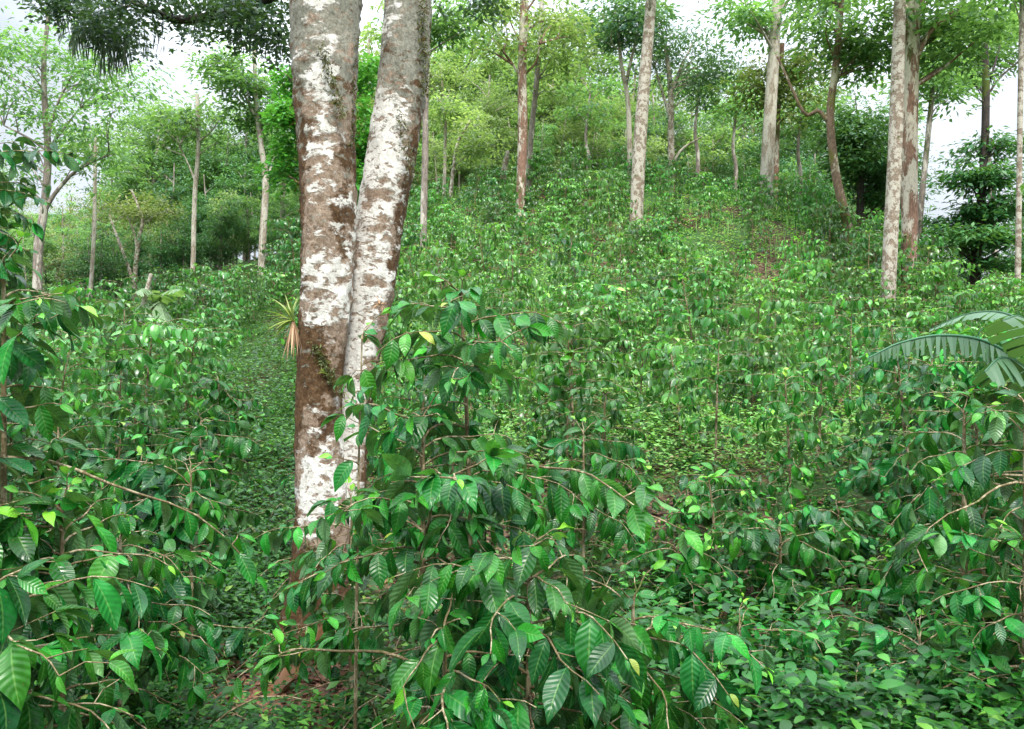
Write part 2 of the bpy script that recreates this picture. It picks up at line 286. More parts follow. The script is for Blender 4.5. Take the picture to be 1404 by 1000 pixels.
# ground
def ground_mat():
    m, nt, out, N = newmat('hillside soil'); lk = nt.links.new
    tc = N('ShaderNodeTexCoord')
    n1 = N('ShaderNodeTexNoise', i_Scale=.55, i_Detail=8, i_Roughness=.65); lk(tc.outputs['Object'], n1.inputs['Vector'])
    n2 = N('ShaderNodeTexNoise', i_Scale=16, i_Detail=8, i_Roughness=.75); lk(tc.outputs['Object'], n2.inputs['Vector'])
    v = N('ShaderNodeTexVoronoi', i_Scale=22); lk(tc.outputs['Object'], v.inputs['Vector'])
    vs = N('ShaderNodeSeparateColor'); lk(v.outputs['Color'], vs.inputs[0])
    soil = ramp(N, [(.2, (.025, .016, .01)), (.5, (.075, .047, .03)), (.8, (.15, .095, .06))]); lk(vs.outputs[0], soil.inputs[0])
    grn = ramp(N, [(.3, (.02, .06, .014)), (.6, (.06, .12, .035))]); lk(n2.outputs[0], grn.inputs[0])
    at = N('ShaderNodeAttribute', attribute_name='aux')
    a = N('ShaderNodeMath', operation='ADD'); lk(n1.outputs[0], a.inputs[0]); lk(at.outputs['Fac'], a.inputs[1])
    mk = N('ShaderNodeMapRange', interpolation_type='SMOOTHSTEP', i_From_Min=.46, i_From_Max=.6); lk(a.outputs[0], mk.inputs['Value'])
    mx = N('ShaderNodeMixRGB'); lk(mk.outputs[0], mx.inputs[0]); lk(soil.outputs[0], mx.inputs[1]); lk(grn.outputs[0], mx.inputs[2])
    p = N('ShaderNodeBsdfPrincipled', i_Roughness=.95); p.inputs['Specular IOR Level'].default_value = .15; lk(mx.outputs[0], p.inputs['Base Color'])
    b = N('ShaderNodeBump', i_Strength=.8, i_Distance=.04); lk(n2.outputs[0], b.inputs['Height']); lk(b.outputs[0], p.inputs['Normal'])
    lk(p.outputs[0], out.inputs['Surface']); return m

# ------------------------------------------------------------------ terrain
ctrl = [(430, 880, 4.4), (1200, 1000, 3.2), (1170, 890, 4.6), (1320, 880, 4.2), (790, 640, 8), (1000, 800, 5.5), (850, 500, 12.5), (850, 400, 16), (875, 312, 20), (850, 252, 24.5),
        (1050, 290, 22), (1050, 400, 16.5), (1050, 600, 9), (700, 302, 22), (700, 400, 16.5), (600, 320, 21), (600, 450, 14), (1168, 352, 18), (1215, 447, 15), (1245, 405, 17),
        (1395, 462, 15), (1300, 420, 17.5), (1200, 620, 8.5), (1400, 640, 7), (350, 600, 9.5), (340, 480, 16), (260, 420, 24), (358, 395, 23), (120, 465, 23), (0, 450, 22), (0, 600, 9), (100, 800, 5),
        (387, 365, 26), (200, 380, 36), (60, 380, 34), (640, 268, 28), (440, 330, 28)]
cp = [pt(*c) for c in ctrl]
for x in (-5, -2, 0, 2, 5):
    for y in (-3, 1.5): cp.append(np.array([x, y, .05]))
for x, y, z in ((5, 31, 7.2), (3, 40, 6.5), (12, 28, 3.6), (17, 26, .9), (24, 22, .6), (18, 38, -1.5), (-8, 40, 6.6), (-22, 42, 6), (-28, 26, 3), (-18, 10, 1.2), (14, 8, 1.2), (20, 14, 1.6), (-12, 0, .4), (12, 0, .4), (9.5, 24.5, 4.6)):
    cp.append(np.array([x, y, z]))
cp = np.array(cp)
def _phi(r): return np.where(r > 1e-9, r*r*np.log(np.maximum(r, 1e-9)), 0)
_n = len(cp); _K = _phi(np.linalg.norm(cp[:, None, :2]-cp[None, :, :2], axis=2))+np.eye(_n)*.6
_A = np.block([[_K, np.c_[np.ones(_n), cp[:, :2]]], [np.c_[np.ones(_n), cp[:, :2]].T, np.zeros((3, 3))]])
_W = np.linalg.solve(_A, np.r_[cp[:, 2], 0, 0, 0])
def ground(x, y):
    x = np.atleast_1d(np.asarray(x, float)); y = np.atleast_1d(np.asarray(y, float)); sh = x.shape; x = x.ravel(); y = y.ravel()
    d = np.hypot(x[:, None]-cp[None, :, 0], y[:, None]-cp[None, :, 1])
    z = _phi(d) @ _W[:_n]+_W[_n]+_W[_n+1]*x+_W[_n+2]*y
    rr = np.hypot(x, y-14); w = np.clip((rr-24)/22, 0, 1); w = w*w*(3-2*w)
    far = 3.5-7/(1+np.exp(-(x-12)/6))+np.where(y < 0, -3, 0)*np.clip(-y/40, 0, 1)+30*np.exp(-((x+95)/60)**2-((y-175)/55)**2)
    z = z*(1-w)+far*w
    z = z+.05*np.sin(x*2.3+1)*np.sin(y*1.9)+.03*np.sin(x*5.1)*np.cos(y*4.3+2)
    return z.reshape(sh)
def gz(x, y): return float(ground(x, y)[0])
litter_spots = [(372, 940, 3.75, .5), (1170, 895, 4.5, .5), (960, 960, 3.4, .22), (1390, 960, 3.3, .22), (790, 640, 8.0, .5), (1020, 800, 5.4, .4), (500, 690, 6.2, .3), (920, 720, 6.6, .3), (1350, 900, 4.1, .4), (900, 480, 13, .7), (1180, 530, 11, .8)]
litter_xy = [((u-CX)/F*Y, Y, r) for u, v, Y, r in litter_spots]
def litter_w(x, y):
    w = np.zeros_like(x)
    for a, b, r in litter_xy: w = np.maximum(w, np.exp(-((x-a)**2+(y-b)**2)/(r*r)))
    return w
q = np.linspace(-1, 1, 301); q = np.sign(q)*(22*np.abs(q)+430*np.abs(q)**5)
GX, GY = np.meshgrid(q, q+12)
GZ = ground(GX, GY)
g = Geo(); n = len(q); i = np.arange(n-1)[:, None]*n; j = np.arange(n-1)[None]
g.add(np.stack([GX, GY, GZ], -1), np.stack([i+j, i+j+1, i+n+j+1, i+n+j], -1).reshape(-1, 4), None, .5, (-.22*litter_w(GX, GY)+np.where(np.hypot(GX, GY) > 30, .4, .02)).ravel())
tag(link('ground', g.mesh('ground', ground_mat())), kind='structure')

# ------------------------------------------------------------------ coffee
def coffee_branch(L, pairs, leaf, tpl, rise=.15, sag=.45, bare=.2, seg=5, r0=.0038, tipfresh=True, wave=.004, sub=.25):
    """branch along +x with opposite pairs of drooping leaves; returns (wood, foliage)"""
    wood, fol = Geo(), Geo()
    wy = rng.normal(0, .04*L); t = np.linspace(0, 1, 9)
    P = np.stack([L*(t-.12*sag*t**2), wy*np.sin(t*3.0)+.02*L*np.sin(t*11+wy*90), L*(rise*t-sag*t**2)+.02*L*np.sin(t*9+wy*50)], -1)
    tube(wood, P, np.linspace(r0, r0*.35, 9), seg)
    ps = []
    tt = bare+(1-bare)*np.linspace(0, 1, pairs)**.9
    for k, x in enumerate(tt):
        p = np.array([np.interp(x, t, P[:, c]) for c in range(3)]); d = unit(np.array([np.interp(min(x+.08, 1), t, P[:, c]) for c in range(3)])-np.array([np.interp(x-.05, t, P[:, c]) for c in range(3)]))
        fresh = tipfresh and k == pairs-1
        for sgn in (-1, 1):
            if rng.random() < .10: continue
            side = np.array([-d[1], d[0], 0])*sgn
            D = side*rng.uniform(.25, .95)+d*rng.uniform(-.15, .9)+np.array([0, 0, -rng.uniform(.05, 1.7)])
            if fresh: D = side*.35+d+np.array([0, 0, rng.uniform(-.3, .5)])
            N = np.array([0, 0, 1.])+d*rng.uniform(.1, .9)+side*rng.uniform(-.2, .5)+rng.normal(0, .3, 3)
            sc_ = leaf*rng.uniform(.5, 1.28)*(.55 if fresh else 1)*(.75+.35*math.sin(math.pi*min(1, .2+.75*x)))
            ps.append((p+.006*side, D, N, sc_, 1.0 if rng.random() < .003 else np.clip(rng.beta(2, 3)*.85+(.35 if fresh else 0), 0, .93), rng.uniform(.1, .5)))
        if sub and rng.random() < sub:      # short side twig ending in two or four leaves
            side = np.array([-d[1], d[0], 0])*rng.choice([-1, 1]); e = unit(side+d*rng.uniform(.2, .9)+np.array([0, 0, rng.uniform(-.2, .5)])); q = p+e*leaf*rng.uniform(.5, 1.1)
            tube(wood, [p, (p+q)/2+rng.normal(0, .006, 3), q], [r0*.5, r0*.4, r0*.3], 4)
            for h in range(int(rng.integers(2, 5))):
                D = unit(rng.normal(size=3))*.8+e*.6-np.array([0, 0, .5]); 
                ps.append((q, D, np.array([0, 0, 1.])+rng.normal(0, .35, 3), leaf*rng.uniform(.6, 1.0), np.clip(rng.beta(2.2, 2.6), 0, .93), rng.uniform(.1, .5)))
    if ps:
        a = list(zip(*ps)); Ls = np.array(a[3])
        leaves(fol, tpl, np.array(a[0]), np.array(a[1]), np.array(a[2]), Ls, Ls*rng.uniform(.36, .48, len(Ls)), np.array(a[4]), np.array(a[5]), fold=.22, wave=wave)
    return wood, fol

def rotz(a): c, s = math.cos(a), math.sin(a); return np.array([[c, -s, 0], [s, c, 0], [0, 0, 1]])
def roty(a): c, s = math.cos(a), math.sin(a); return np.array([[c, 0, s], [0, 1, 0], [-s, 0, c]])

def slope_bush(h, rad, nb, leaf, stems=1, tpl=None, mat=None, wave=0):
    tpl = tpl or LEAF_MID
    wood, fol = Geo(), Geo()
    for sidx in range(stems):
        lean = rng.normal(0, .12, 2)*h; base = rng.normal(0, .06, 2) if stems > 1 else np.zeros(2)
        P = np.array([[base[0], base[1], -.12], [base[0]+lean[0]*.4, base[1]+lean[1]*.4, h*.5], [base[0]+lean[0], base[1]+lean[1], h]])
        tube(wood, P, [.016, .012, .005], 5, 7)
        S = spline(P, 30)
        for k in range(nb):
            x = .12+.88*(k+rng.random()*.6)/nb; p = S[min(29, int(x*29))]
            L = rad*(1.05-.6*(x-.25))*rng.uniform(.7, 1.2)
            w, f = coffee_branch(L, max(2, int(L/(.62*leaf))), leaf, tpl, rise=.25+.5*(x-.3), sag=.5, bare=.28, seg=3, r0=.004, wave=wave, sub=.2)
            M = rotz(k*2.4+rng.normal(0, .4)+sidx)
            wood.join(w.xform(M, p)); fol.join(f.xform(M, p))
        # leafy tip
        m = 6; az = rng.uniform(0, 6.28, m); D = np.stack([np.cos(az), np.sin(az), rng.uniform(-.2, .7, m)], -1)
        leaves(fol, tpl, np.repeat(S[-1:], m, 0), D, np.array([0, 0, 1.])+.3*rvec(m), leaf*.85, leaf*.38, rng.uniform(.6, 1, m), .35)
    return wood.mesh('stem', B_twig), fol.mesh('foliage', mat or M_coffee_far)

protos = []
for k in range(9):
    protos.append(slope_bush(rng.uniform(.95, 1.45), rng.uniform(.55, .80), int(rng.integers(28, 38)), rng.uniform(.118, .148), 1 if k % 3 else 2))

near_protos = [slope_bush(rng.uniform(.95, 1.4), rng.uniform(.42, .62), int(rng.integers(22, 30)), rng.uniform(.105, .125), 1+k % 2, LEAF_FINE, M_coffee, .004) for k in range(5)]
def coffee_bush(loc, stem_path, branches, label, leaf=.15, group=None, protos=None, name='coffee_bush'):
    """near bush: stem, branch > foliage"""
    root = empty(name, loc); tag(root, label, 'coffee bush', group)
    for path, r in stem_path:
        g = Geo(); tube(g, np.array(path), np.linspace(r, r*.35, len(path)), 8, 14, lump=.04); link('stem', g.mesh('stem', B_twig), root)
    for (p, az, pitch, k) in branches:
        wm, fm = protos[k % len(protos)]
        b = link('branch', wm, root, p); b.rotation_euler = (rng.normal(0, .12), pitch, az)
        link('foliage', fm, b).color = ((.72, .82, .86, 1) if loc[0]/loc[1] < -.3 else (.9, .95, .95, 1)) if loc[1] > 2.4 else (1, 1, 1, 1)  # leaf colour darkened on the left to paint in the thicket's shade
    return root

def branch_protos(n, leaf, Lr, seed_bare=.2, pairs_per=.075, **kw):
    out = []
    for k in range(n):
        L = rng.uniform(*Lr); w, f = coffee_branch(L, max(2, int(L/pairs_per)), leaf, LEAF_FINE, bare=seed_bare, rise=rng.uniform(.05, .35), sag=rng.uniform(.3, .6), seg=6, **kw)
        out.append((w.mesh('branch', B_twig), f.mesh('foliage', M_coffee)))
    return out
BP_big = branch_protos(9, .118, (.18, .40), pairs_per=.05)
BP_tall = branch_protos(6, .115, (.12, .30), pairs_per=.05)
BP_mid = branch_protos(9, .108, (.20, .44), pairs_per=.05)
BP_low = branch_protos(9, .132, (.25, .52), pairs_per=.06)
BP_tip = branch_protos(5, .105, (.08, .16), seed_bare=.3, pairs_per=.05)
BP_bare = branch_protos(6, .12, (.5, .8), seed_bare=.6, r0=.006)

def auto_bush(u, vtop, Y, label, bp, n, lean=(0, 0), az_bias=None, bare=0, zfrom=.1, leaf=.15, rstem=.014, nolow=None):
    x = (u-CX)/F*Y; z0 = gz(x, Y); top = pt(u, vtop, Y)[2]; h = top-z0
    path = [(0, 0, -.15), (lean[0]*.3, lean[1]*.3, h*.35), (lean[0]*.6, lean[1]*.6, h*.7), (lean[0], lean[1], h*.97)]
    S = spline(np.array(path), 40); br = []
    for k in range(n):
        f = zfrom+(1-zfrom)*(k+.5*rng.random())/n
        if nolow and nolow[0] < f < nolow[1] and k % 3: continue
        p = S[min(39, int(f*39))]
        az = k*2.4+rng.normal(0, .35)
        if az_bias is not None and rng.random() < .6: az = az_bias+rng.normal(0, .8)
        br.append((p, az, -.55*max(0, f-.55)+rng.normal(0, .15), int(rng.integers(0, 99))))
    tips = [(S[-1], rng.uniform(0, 6.28), -.9+rng.normal(0, .3), int(rng.integers(0, 99))) for k in range(3)]
    r = coffee_bush((x, Y, z0), [(path, rstem)], br, label, leaf, protos=bp)
    for (p, a_, pi_, k) in tips:
        wm, fm = BP_tip[k % len(BP_tip)]; b = link('branch', wm, r, p); b.rotation_euler = (0, pi_, a_); link('foliage', fm, b)
    for k in range(bare):
        f = rng.uniform(.1, .7); wm, fm = BP_bare[int(rng.integers(0, 6))]
        b = link('branch', wm, r, S[int(f*39)]); b.rotation_euler = (0, rng.normal(-.1, .2), rng.uniform(0, 6.28)); link('foliage', fm, b)
    return r

auto_bush(655, 385, 2.75, 'tall glossy coffee bush at the centre, its top sprig rising above the other near bushes', BP_mid, 46, lean=(-.06, .05), bare=3, zfrom=.15, nolow=(.66, .82))
auto_bush(580, 560, 2.6, 'leafy coffee bush close beside the lichen covered twin trunk base', BP_mid, 34, bare=4, zfrom=.15, az_bias=-.2)
auto_bush(725, 745, 2.15, 'low coffee bush with the largest shiny ribbed leaves at the bottom centre', BP_big, 34, zfrom=.3)
auto_bush(610, 850, 2.05, 'short coffee bush with broad shiny leaves beside the brown leaf litter', BP_big, 21, zfrom=.3, az_bias=-.3)
auto_bush(868, 820, 2.5, 'low coffee bush with some greyish drooping leaves at lower centre', BP_big, 23, zfrom=.3)
auto_bush(486, 450, 3.2, 'thin sparse coffee sapling with single leaves against the white trunk', BP_tip, 9, lean=(.03, 0), bare=0, zfrom=.3, rstem=.008)
auto_bush(5, 345, 2.3, 'tall coffee bush cut by the left picture edge with leaves reaching above eye level', BP_tall, 34, bare=4, zfrom=.25)
auto_bush(85, 690, 2.25, 'coffee bush with broad ribbed leaves at the lower left', BP_tall, 44, bare=2, zfrom=.2, az_bias=2.6)
auto_bush(482, 690, 3.6, 'small coffee bush with dark leaves hiding the right side of the twin trunk foot', BP_mid, 20, zfrom=.1)
auto_bush(262, 640, 4.0, 'coffee bush leaning over the narrow path nearest the twin trunk', BP_low, 30, zfrom=.1, az_bias=2.8)
auto_bush(275, 575, 5.6, 'coffee bush on the left verge of the path further back than the leaning one', BP_low, 30, zfrom=.1)
auto_bush(185, 560, 6.4, 'full round coffee bush in the middle of the left thicket', BP_low, 32, zfrom=.1)
auto_bush(165, 730, 3.1, 'low spreading coffee bush at the front of the left thicket', BP_mid, 36, zfrom=.1, bare=4)
auto_bush(15, 560, 5.6, 'coffee bush at the left edge behind the tallest left bush', BP_low, 28, zfrom=.1)
auto_bush(1070, 730, 4.9, 'low coffee bush between two litter patches on the lower right', BP_low, 26, zfrom=.1)
auto_bush(1240, 780, 4.3, 'small coffee bush just left of the leggy one', BP_low, 20, zfrom=.1)
auto_bush(930, 745, 5.0, 'coffee bush right of the tall centre bush beside fallen leaves', BP_low, 24, zfrom=.1)
auto_bush(1015, 860, 3.5, 'knee high coffee seedling rising out of the low weeds at the bottom right', BP_mid, 20, zfrom=.15)
auto_bush(1262, 880, 3.3, 'coffee seedling in the weeds nearest the bottom right corner', BP_mid, 18, zfrom=.15)
auto_bush(1405, 740, 3.1, 'coffee bush cut by the right edge below the banana plant', BP_mid, 24, zfrom=.15, bare=4)
auto_bush(-22, 175, 4.9, 'tall dark leaved shrub rising to the forest line at the far left edge', BP_low, 46, zfrom=.45, rstem=.022)
auto_bush(-10, 790, 1.9, 'dark low coffee bush in the bottom left corner with arching twigs', BP_big, 23, bare=3, zfrom=.3)
auto_bush(195, 640, 4.2, 'coffee bush behind the ribbed leaved one beside the overgrown path', BP_low, 26, bare=5, az_bias=2.8)
auto_bush(80, 580, 4.6, 'bushy coffee shrub with pale bare twigs poking out to the left of the path', BP_low, 26, bare=9)
auto_bush(1322, 560, 4.1, 'leggy coffee bush with a straight brown stem and bare side twigs', BP_low, 11, bare=14, zfrom=.4, rstem=.02)
auto_bush(1405, 540, 3.5, 'coffee bush at the right edge under the frayed banana leaf', BP_low, 22, bare=4)
auto_bush(1150, 700, 5.4, 'round coffee bush standing over brown leaf litter on the lower slope', BP_low, 27, bare=4)
auto_bush(985, 650, 6.2, 'dark coffee bush on the lower slope just above the fallen leaves', BP_low, 26, bare=4)
auto_bush(1245, 600, 5.6, 'coffee bush with mixed light and dark leaves behind the leggy one', BP_low, 24, bare=6)
auto_bush(800, 590, 5.2, 'coffee bush behind the tall sprig at the centre of the slope foot', BP_low, 22, bare=3)
auto_bush(300, 520, 8.0, 'coffee bush with a bare brown stem beside the overgrown path', BP_low, 16, bare=5, zfrom=.45)

# slope bushes (repeat individuals)
pts = []
near_xy = [((u-CX)/F*Y, Y) for u, Y in ((648, 2.75), (245, 4.2), (110, 4.6), (1322, 4.1), (1400, 3.5), (1150, 5.4), (985, 6.2), (1245, 5.6), (800, 5.2), (350, 8.0), (430, 4.4))]
row = 0
Y = 4.7
while Y < 27:
    X = -.74*Y-1; step = .97+.018*Y
    X += (row % 2)*step/2
    while X < .74*Y+1:
        x = X+rng.normal(0, .2); y = Y+rng.normal(0, .2)
        ok = all(math.hypot(x-a, y-b) > .6 for a, b in near_xy)
        path_x = -.315*y
        if 4 < y < 17 and abs(x-path_x) < .55+.012*y: ok = False
        if ok and float(litter_w(np.array([x]), np.array([y]))[0]) > .8: ok = False
        u = CX+F*x/y
        if u < 420 and y > 24: ok = False
        if u > 1220 and y > 20: ok = False
        if y < 5.6 and u < 640: ok = False
        if 165 < u < 262 and 12.5 < y < 17.3: ok = False
        if rng.random() < .6*math.exp(-((x-4.6)**2/4+(y-19)**2/7)): ok = False
        if -60 < u < 1465 and ok: pts.append((x, y, u))
        X += step*rng.uniform(.85, 1.15)
    Y += .84+.018*Y; row += 1
print('slope bushes', len(pts))
zones = {
 'gully_low': ('coffee bush on the shaded left slope between the near bushes and the banana clump', 'coffee bushes on the shaded left slope'),
 'gully_high': ('coffee bush high on the left slope beneath the slender pale trees', 'coffee bushes below the left trees'),
 'behind': ('coffee bush on the slope seen close beside the twin trunk', 'coffee bushes around the twin trunk'),
 'low': ('coffee bush low on the open slope above the near bushes', 'coffee bushes at the foot of the slope'),
 'mid': ('bright green coffee bush halfway up the open slope', 'coffee bushes halfway up the slope'),
 'crest': ('small coffee bush along the crest of the slope below the forest', 'coffee bushes on the crest'),
 'right_low': ('coffee bush on the lower right slope near the frayed banana leaf', 'coffee bushes near the banana leaf'),
 'right_high': ('coffee bush near the crooked and speckled trunks on the right shoulder', 'coffee bushes on the right shoulder')}
print('N', len(pts))
for (x, y, u) in pts:
    if u < 400: z = 'gully_low' if y < 13 else 'gully_high'
    elif u < 560: z = 'behind'
    elif u > 1100: z = 'right_low' if y < 11 else 'right_high'
    else: z = 'low' if y < 10 else ('mid' if y < 17 else 'crest')
    lab, grp = zones[z]
    o = tag(empty('coffee_bush', (x, y, gz(x, y)-.03), rng.uniform(0, 6.28)), lab, 'coffee bush', grp)
    s = rng.uniform(.7, 1.15)*(1.0 if u > 420 else 1.1); o.scale = (s*rng.uniform(.9, 1.1), s, s*rng.uniform(.85, 1.1))
    P_ = near_protos if y < 8.5 else protos
    wm, fm = P_[int(rng.integers(0, len(P_)))]
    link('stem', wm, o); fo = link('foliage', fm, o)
    if u < 420: fo.color = (.7, .8, .85, 1) if y < 8.5 else (.75, .85, .95, 1) if y < 15 else (.7, .8, .8, 1)  # shade of the left slope is put into the leaf colour
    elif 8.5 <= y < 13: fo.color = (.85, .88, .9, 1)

# ------------------------------------------------------------------ ground cover (stuff)
def scatter(n, y0, y1, u0, u1, pw=1.0):
    """ground points, log-uniform in depth so near cover is as fine as far cover"""
    y = y0*(y1/y0)**rng.random(n); u = rng.uniform(u0, u1, n); x = (u-CX)/F*y
    return x, y, ground(x, y)
def cover(name, mat, n, y0, y1, u0, u1, size, hgt, label, keep=None, tpl=LEAF_LOW, up=.35, wr=(.38, .55), clump=None, droop=.3, tintf=None, grow=.5, lie=False, col=(1, 1, 1)):
    g = Geo(); x, y, z = scatter(n, y0, y1, u0, u1)
    if keep is not None:
        m = rng.random(n) < keep(x, y); x, y, z = x[m], y[m], z[m]
    n = len(x); k = rng.uniform(size[0], size[1], n)*(y/y0)**grow
    if clump:    # several leaves on one low stem
        c = clump; x = np.repeat(x, c); y = np.repeat(y, c); z = np.repeat(z, c); k = np.repeat(k, c)*rng.uniform(.6, 1.1, n*c)
        hh = np.repeat(rng.uniform(hgt[0], hgt[1], n), c)*rng.uniform(.5, 1, n*c); n = n*c
        az = rng.uniform(0, 6.28, n); rad = k*.25
        x = x+np.cos(az)*rad; y = y+np.sin(az)*rad
    else: az = rng.uniform(0, 6.28, n); hh = rng.uniform(hgt[0], hgt[1], n)
    D = np.stack([np.cos(az), np.sin(az), (rng.uniform(-.1, up*2, n) if not lie else rng.normal(0, .15, n))], -1)
    N = np.array([0, 0, 1.])+.45*rvec(n)
    t = rng.beta(1.3, 1.9, n) if tintf is None else tintf(x, y, n)
    leaves(g, tpl, np.stack([x, y, z+hh], -1), D, N, k, k*rng.uniform(wr[0], wr[1], n), t, droop)
    o = link(name, g.mesh(name, mat)); tag(o, label, kind='stuff'); o.color = (*col, 1); return o
vnoise = lambda x, y: .5+.25*np.sin(1.3*x+2.1*np.sin(.9*y))+.25*np.sin(1.7*y+1.9*np.sin(1.1*x+.6))
nol = lambda x, y: 1-np.clip(1.3*litter_w(x, y)**1.6, 0, .85)
open_slope = lambda x, y: nol(x, y)*(.35+.65*vnoise(x*1.4, y*1.4))
cover('ground_cover', M_weed, 17000, 3.0, 8, -60, 430, (.025, .065), (.02, .2), 'dense small leaved ground cover over the path left of the twin trunk', keep=lambda x, y: nol(x, y), clump=3)
cover('ground_cover', M_weed, 42000, 8, 27, -60, 470, (.05, .09), (.03, .35), 'small leaved undergrowth between the coffee bushes on the left slope', clump=3, grow=.25)
cover('weeds', M_weed, 2700, 2.6, 4.6, 850, 1465, (.025, .095), (.03, .34), 'low light green leafy weeds at the bottom right', keep=lambda x, y: nol(x, y)*(.3+.7*vnoise(x*2.2, y*2.2)), tpl=LEAF_MID, clump=4, grow=.2, col=(.62, .7, .66))
cover('weeds', M_weed, 700, 2.8, 5.5, 850, 1465, (.05, .10), (.15, .42), 'taller leafy weed shoots standing above the low weeds', keep=lambda x, y: nol(x, y), tpl=LEAF_MID, clump=7, grow=.2)
cover('weeds', M_weed, 14000, 3.2, 9, 430, 1465, (.03, .075), (.02, .22), 'small dark weeds on the lower slope between the coffee bushes', keep=lambda x, y: nol(x, y)*.75, clump=3, grow=.3)
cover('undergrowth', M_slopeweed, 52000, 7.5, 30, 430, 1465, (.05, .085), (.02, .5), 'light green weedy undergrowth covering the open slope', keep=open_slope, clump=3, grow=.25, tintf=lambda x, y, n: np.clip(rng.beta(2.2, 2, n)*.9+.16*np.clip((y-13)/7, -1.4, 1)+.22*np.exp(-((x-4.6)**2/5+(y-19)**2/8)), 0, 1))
g = Geo(); x, y, z = scatter(9000, 10.5, 28, 430, 1465); m = rng.random(len(x)) < vnoise(x, y); x, y, z = x[m], y[m], z[m]; n = len(x); az = rng.uniform(0, 6.28, n)
leaves(g, LEAF_LOW, np.stack([x, y, z], -1), np.stack([.35*np.cos(az), .35*np.sin(az), np.ones(n)], -1), np.stack([np.cos(az), np.sin(az), np.zeros(n)], -1), rng.uniform(.25, .65, n), rng.uniform(.012, .025, n), rng.beta(1.4, 2, n), .4)
tag(link('grass', g.mesh('grass', M_slopeweed)), 'thin pale grass blades and dry stalks among the slope bushes', kind='stuff')
g = Geo()
for _ in range(420):
    y0 = 3.0*(3.2)**rng.random(); x0 = (rng.uniform(-40, 1465)-CX)/F*y0; a = rng.uniform(0, 6.28); l = rng.uniform(.15, .7); z0 = gz(x0, y0); h = rng.uniform(.02, .3)
    tube(g, [(x0, y0, z0-.02), (x0+.5*l*math.cos(a), y0+.5*l*math.sin(a), z0+h), (x0+l*math.cos(a+.3), y0+l*math.sin(a+.3), gz(x0+l*math.cos(a+.3), y0+l*math.sin(a+.3))+h*rng.uniform(0, 1.2))], [.004, .003, .0015], 4, 7)
tag(link('twigs', g.mesh('twigs', B_twig)), 'thin dry twigs lying and sticking out among the low weeds', kind='stuff')
def litter(n, y0, y1, u0, u1, size, keep, lab):
    cover('leaf_litter', M_litter, n, y0, y1, u0, u1, size, (.005, .035), lab, keep=keep, droop=.1, lie=True, tpl=LEAF_MID if y1 < 6 else LEAF_LOW, grow=.2)
litter(12000, 3.0, 6.0, 200, 1465, (.035, .09), lambda x, y: np.clip(.16+1.2*litter_w(x, y)**2, 0, 1), 'brown fallen leaves lying on bare soil')
litter(9000, 3.2, 4.7, 240, 470, (.03, .08), lambda x, y: np.clip(1.6*litter_w(x, y), 0, 1), 'reddish brown dead leaves around the foot of the twin trunk')
litter(9000, 6.0, 20, 430, 1465, (.06, .11), lambda x, y: np.clip(.25+1.3*litter_w(x, y), 0, 1), 'dry brown leaves scattered between the slope bushes')

# ------------------------------------------------------------------ trees
def crown_leaves(g, c, rad, nclump, per, cr, leaf, flat=.45, gaps=.35, droop=.2, wr=.38, tilt=.55, tpl=DIAMOND, tb=None):
    """clumps of leaf faces spread through an ellipsoid, with gaps; returns the clump centres"""
    c = np.asarray(c, float); rad = np.asarray(rad, float); C = []
    ph = rng.uniform(0, 6.28, 3)
    while len(C) < nclump:
        d = rng.normal(size=3); d /= np.linalg.norm(d); r = rng.random()**.45
        p = d*r
        if (np.sin(p[0]*4.1+ph[0])*np.sin(p[1]*3.7+ph[1])+np.sin(p[2]*4.6+ph[2])*.8) < -1+1.3*gaps and rng.random() < .85: continue
        C.append(c+p*rad*rng.uniform(.9, 1.12))
    C = np.array(C)
    for p in C:
        m = int(per*rng.uniform(.5, 1.5)); s = cr*rng.uniform(.6, 1.35)
        az = rng.uniform(0, 6.28, m); rr = s*rng.random(m)**.6
        q_ = p+np.stack([rr*np.cos(az), rr*np.sin(az), rng.normal(0, s*flat*.5, m)-.25*rr*rr/s*flat*2], -1)
        D = np.stack([np.cos(az)+rng.normal(0, .6, m), np.sin(az)+rng.normal(0, .6, m), rng.normal(-.15, .4, m)], -1)
        N = np.array([0, 0, 1.])+tilt*rvec(m)
        k = leaf*rng.uniform(.6, 1.3, m); base = rng.normal(0, .12)
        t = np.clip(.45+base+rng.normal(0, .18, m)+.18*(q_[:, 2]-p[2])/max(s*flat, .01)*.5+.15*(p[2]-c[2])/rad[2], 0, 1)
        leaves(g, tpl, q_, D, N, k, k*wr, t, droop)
    return C

def limbs(g, start_pts, C, k, r0, seg=5):
    """curved limbs from the trunk to some clump centres"""
    for p in C[rng.permutation(len(C))[:k]]:
        lower = start_pts[start_pts[:, 2] < p[2]-.1*abs(p[2])] if True else start_pts
        S = start_pts if len(lower) == 0 else lower
        d = np.linalg.norm(S-p, axis=1)+.6*np.abs(S[:, 2]-(p[2]-.8)); s = S[np.argmin(d)]
        L = np.linalg.norm(p-s); mid = (s+p)/2+np.array([0, 0, .08*L])+rng.normal(0, .08*L, 3)
        tube(g, [s, mid, p], [r0, r0*.55, r0*.2], seg, 8)

def px(path, Y, dY=0):
    n = len(path); return np.array([pt(u, v, Y+dY*i/max(1, n-1)) for i, (u, v) in enumerate(path)])

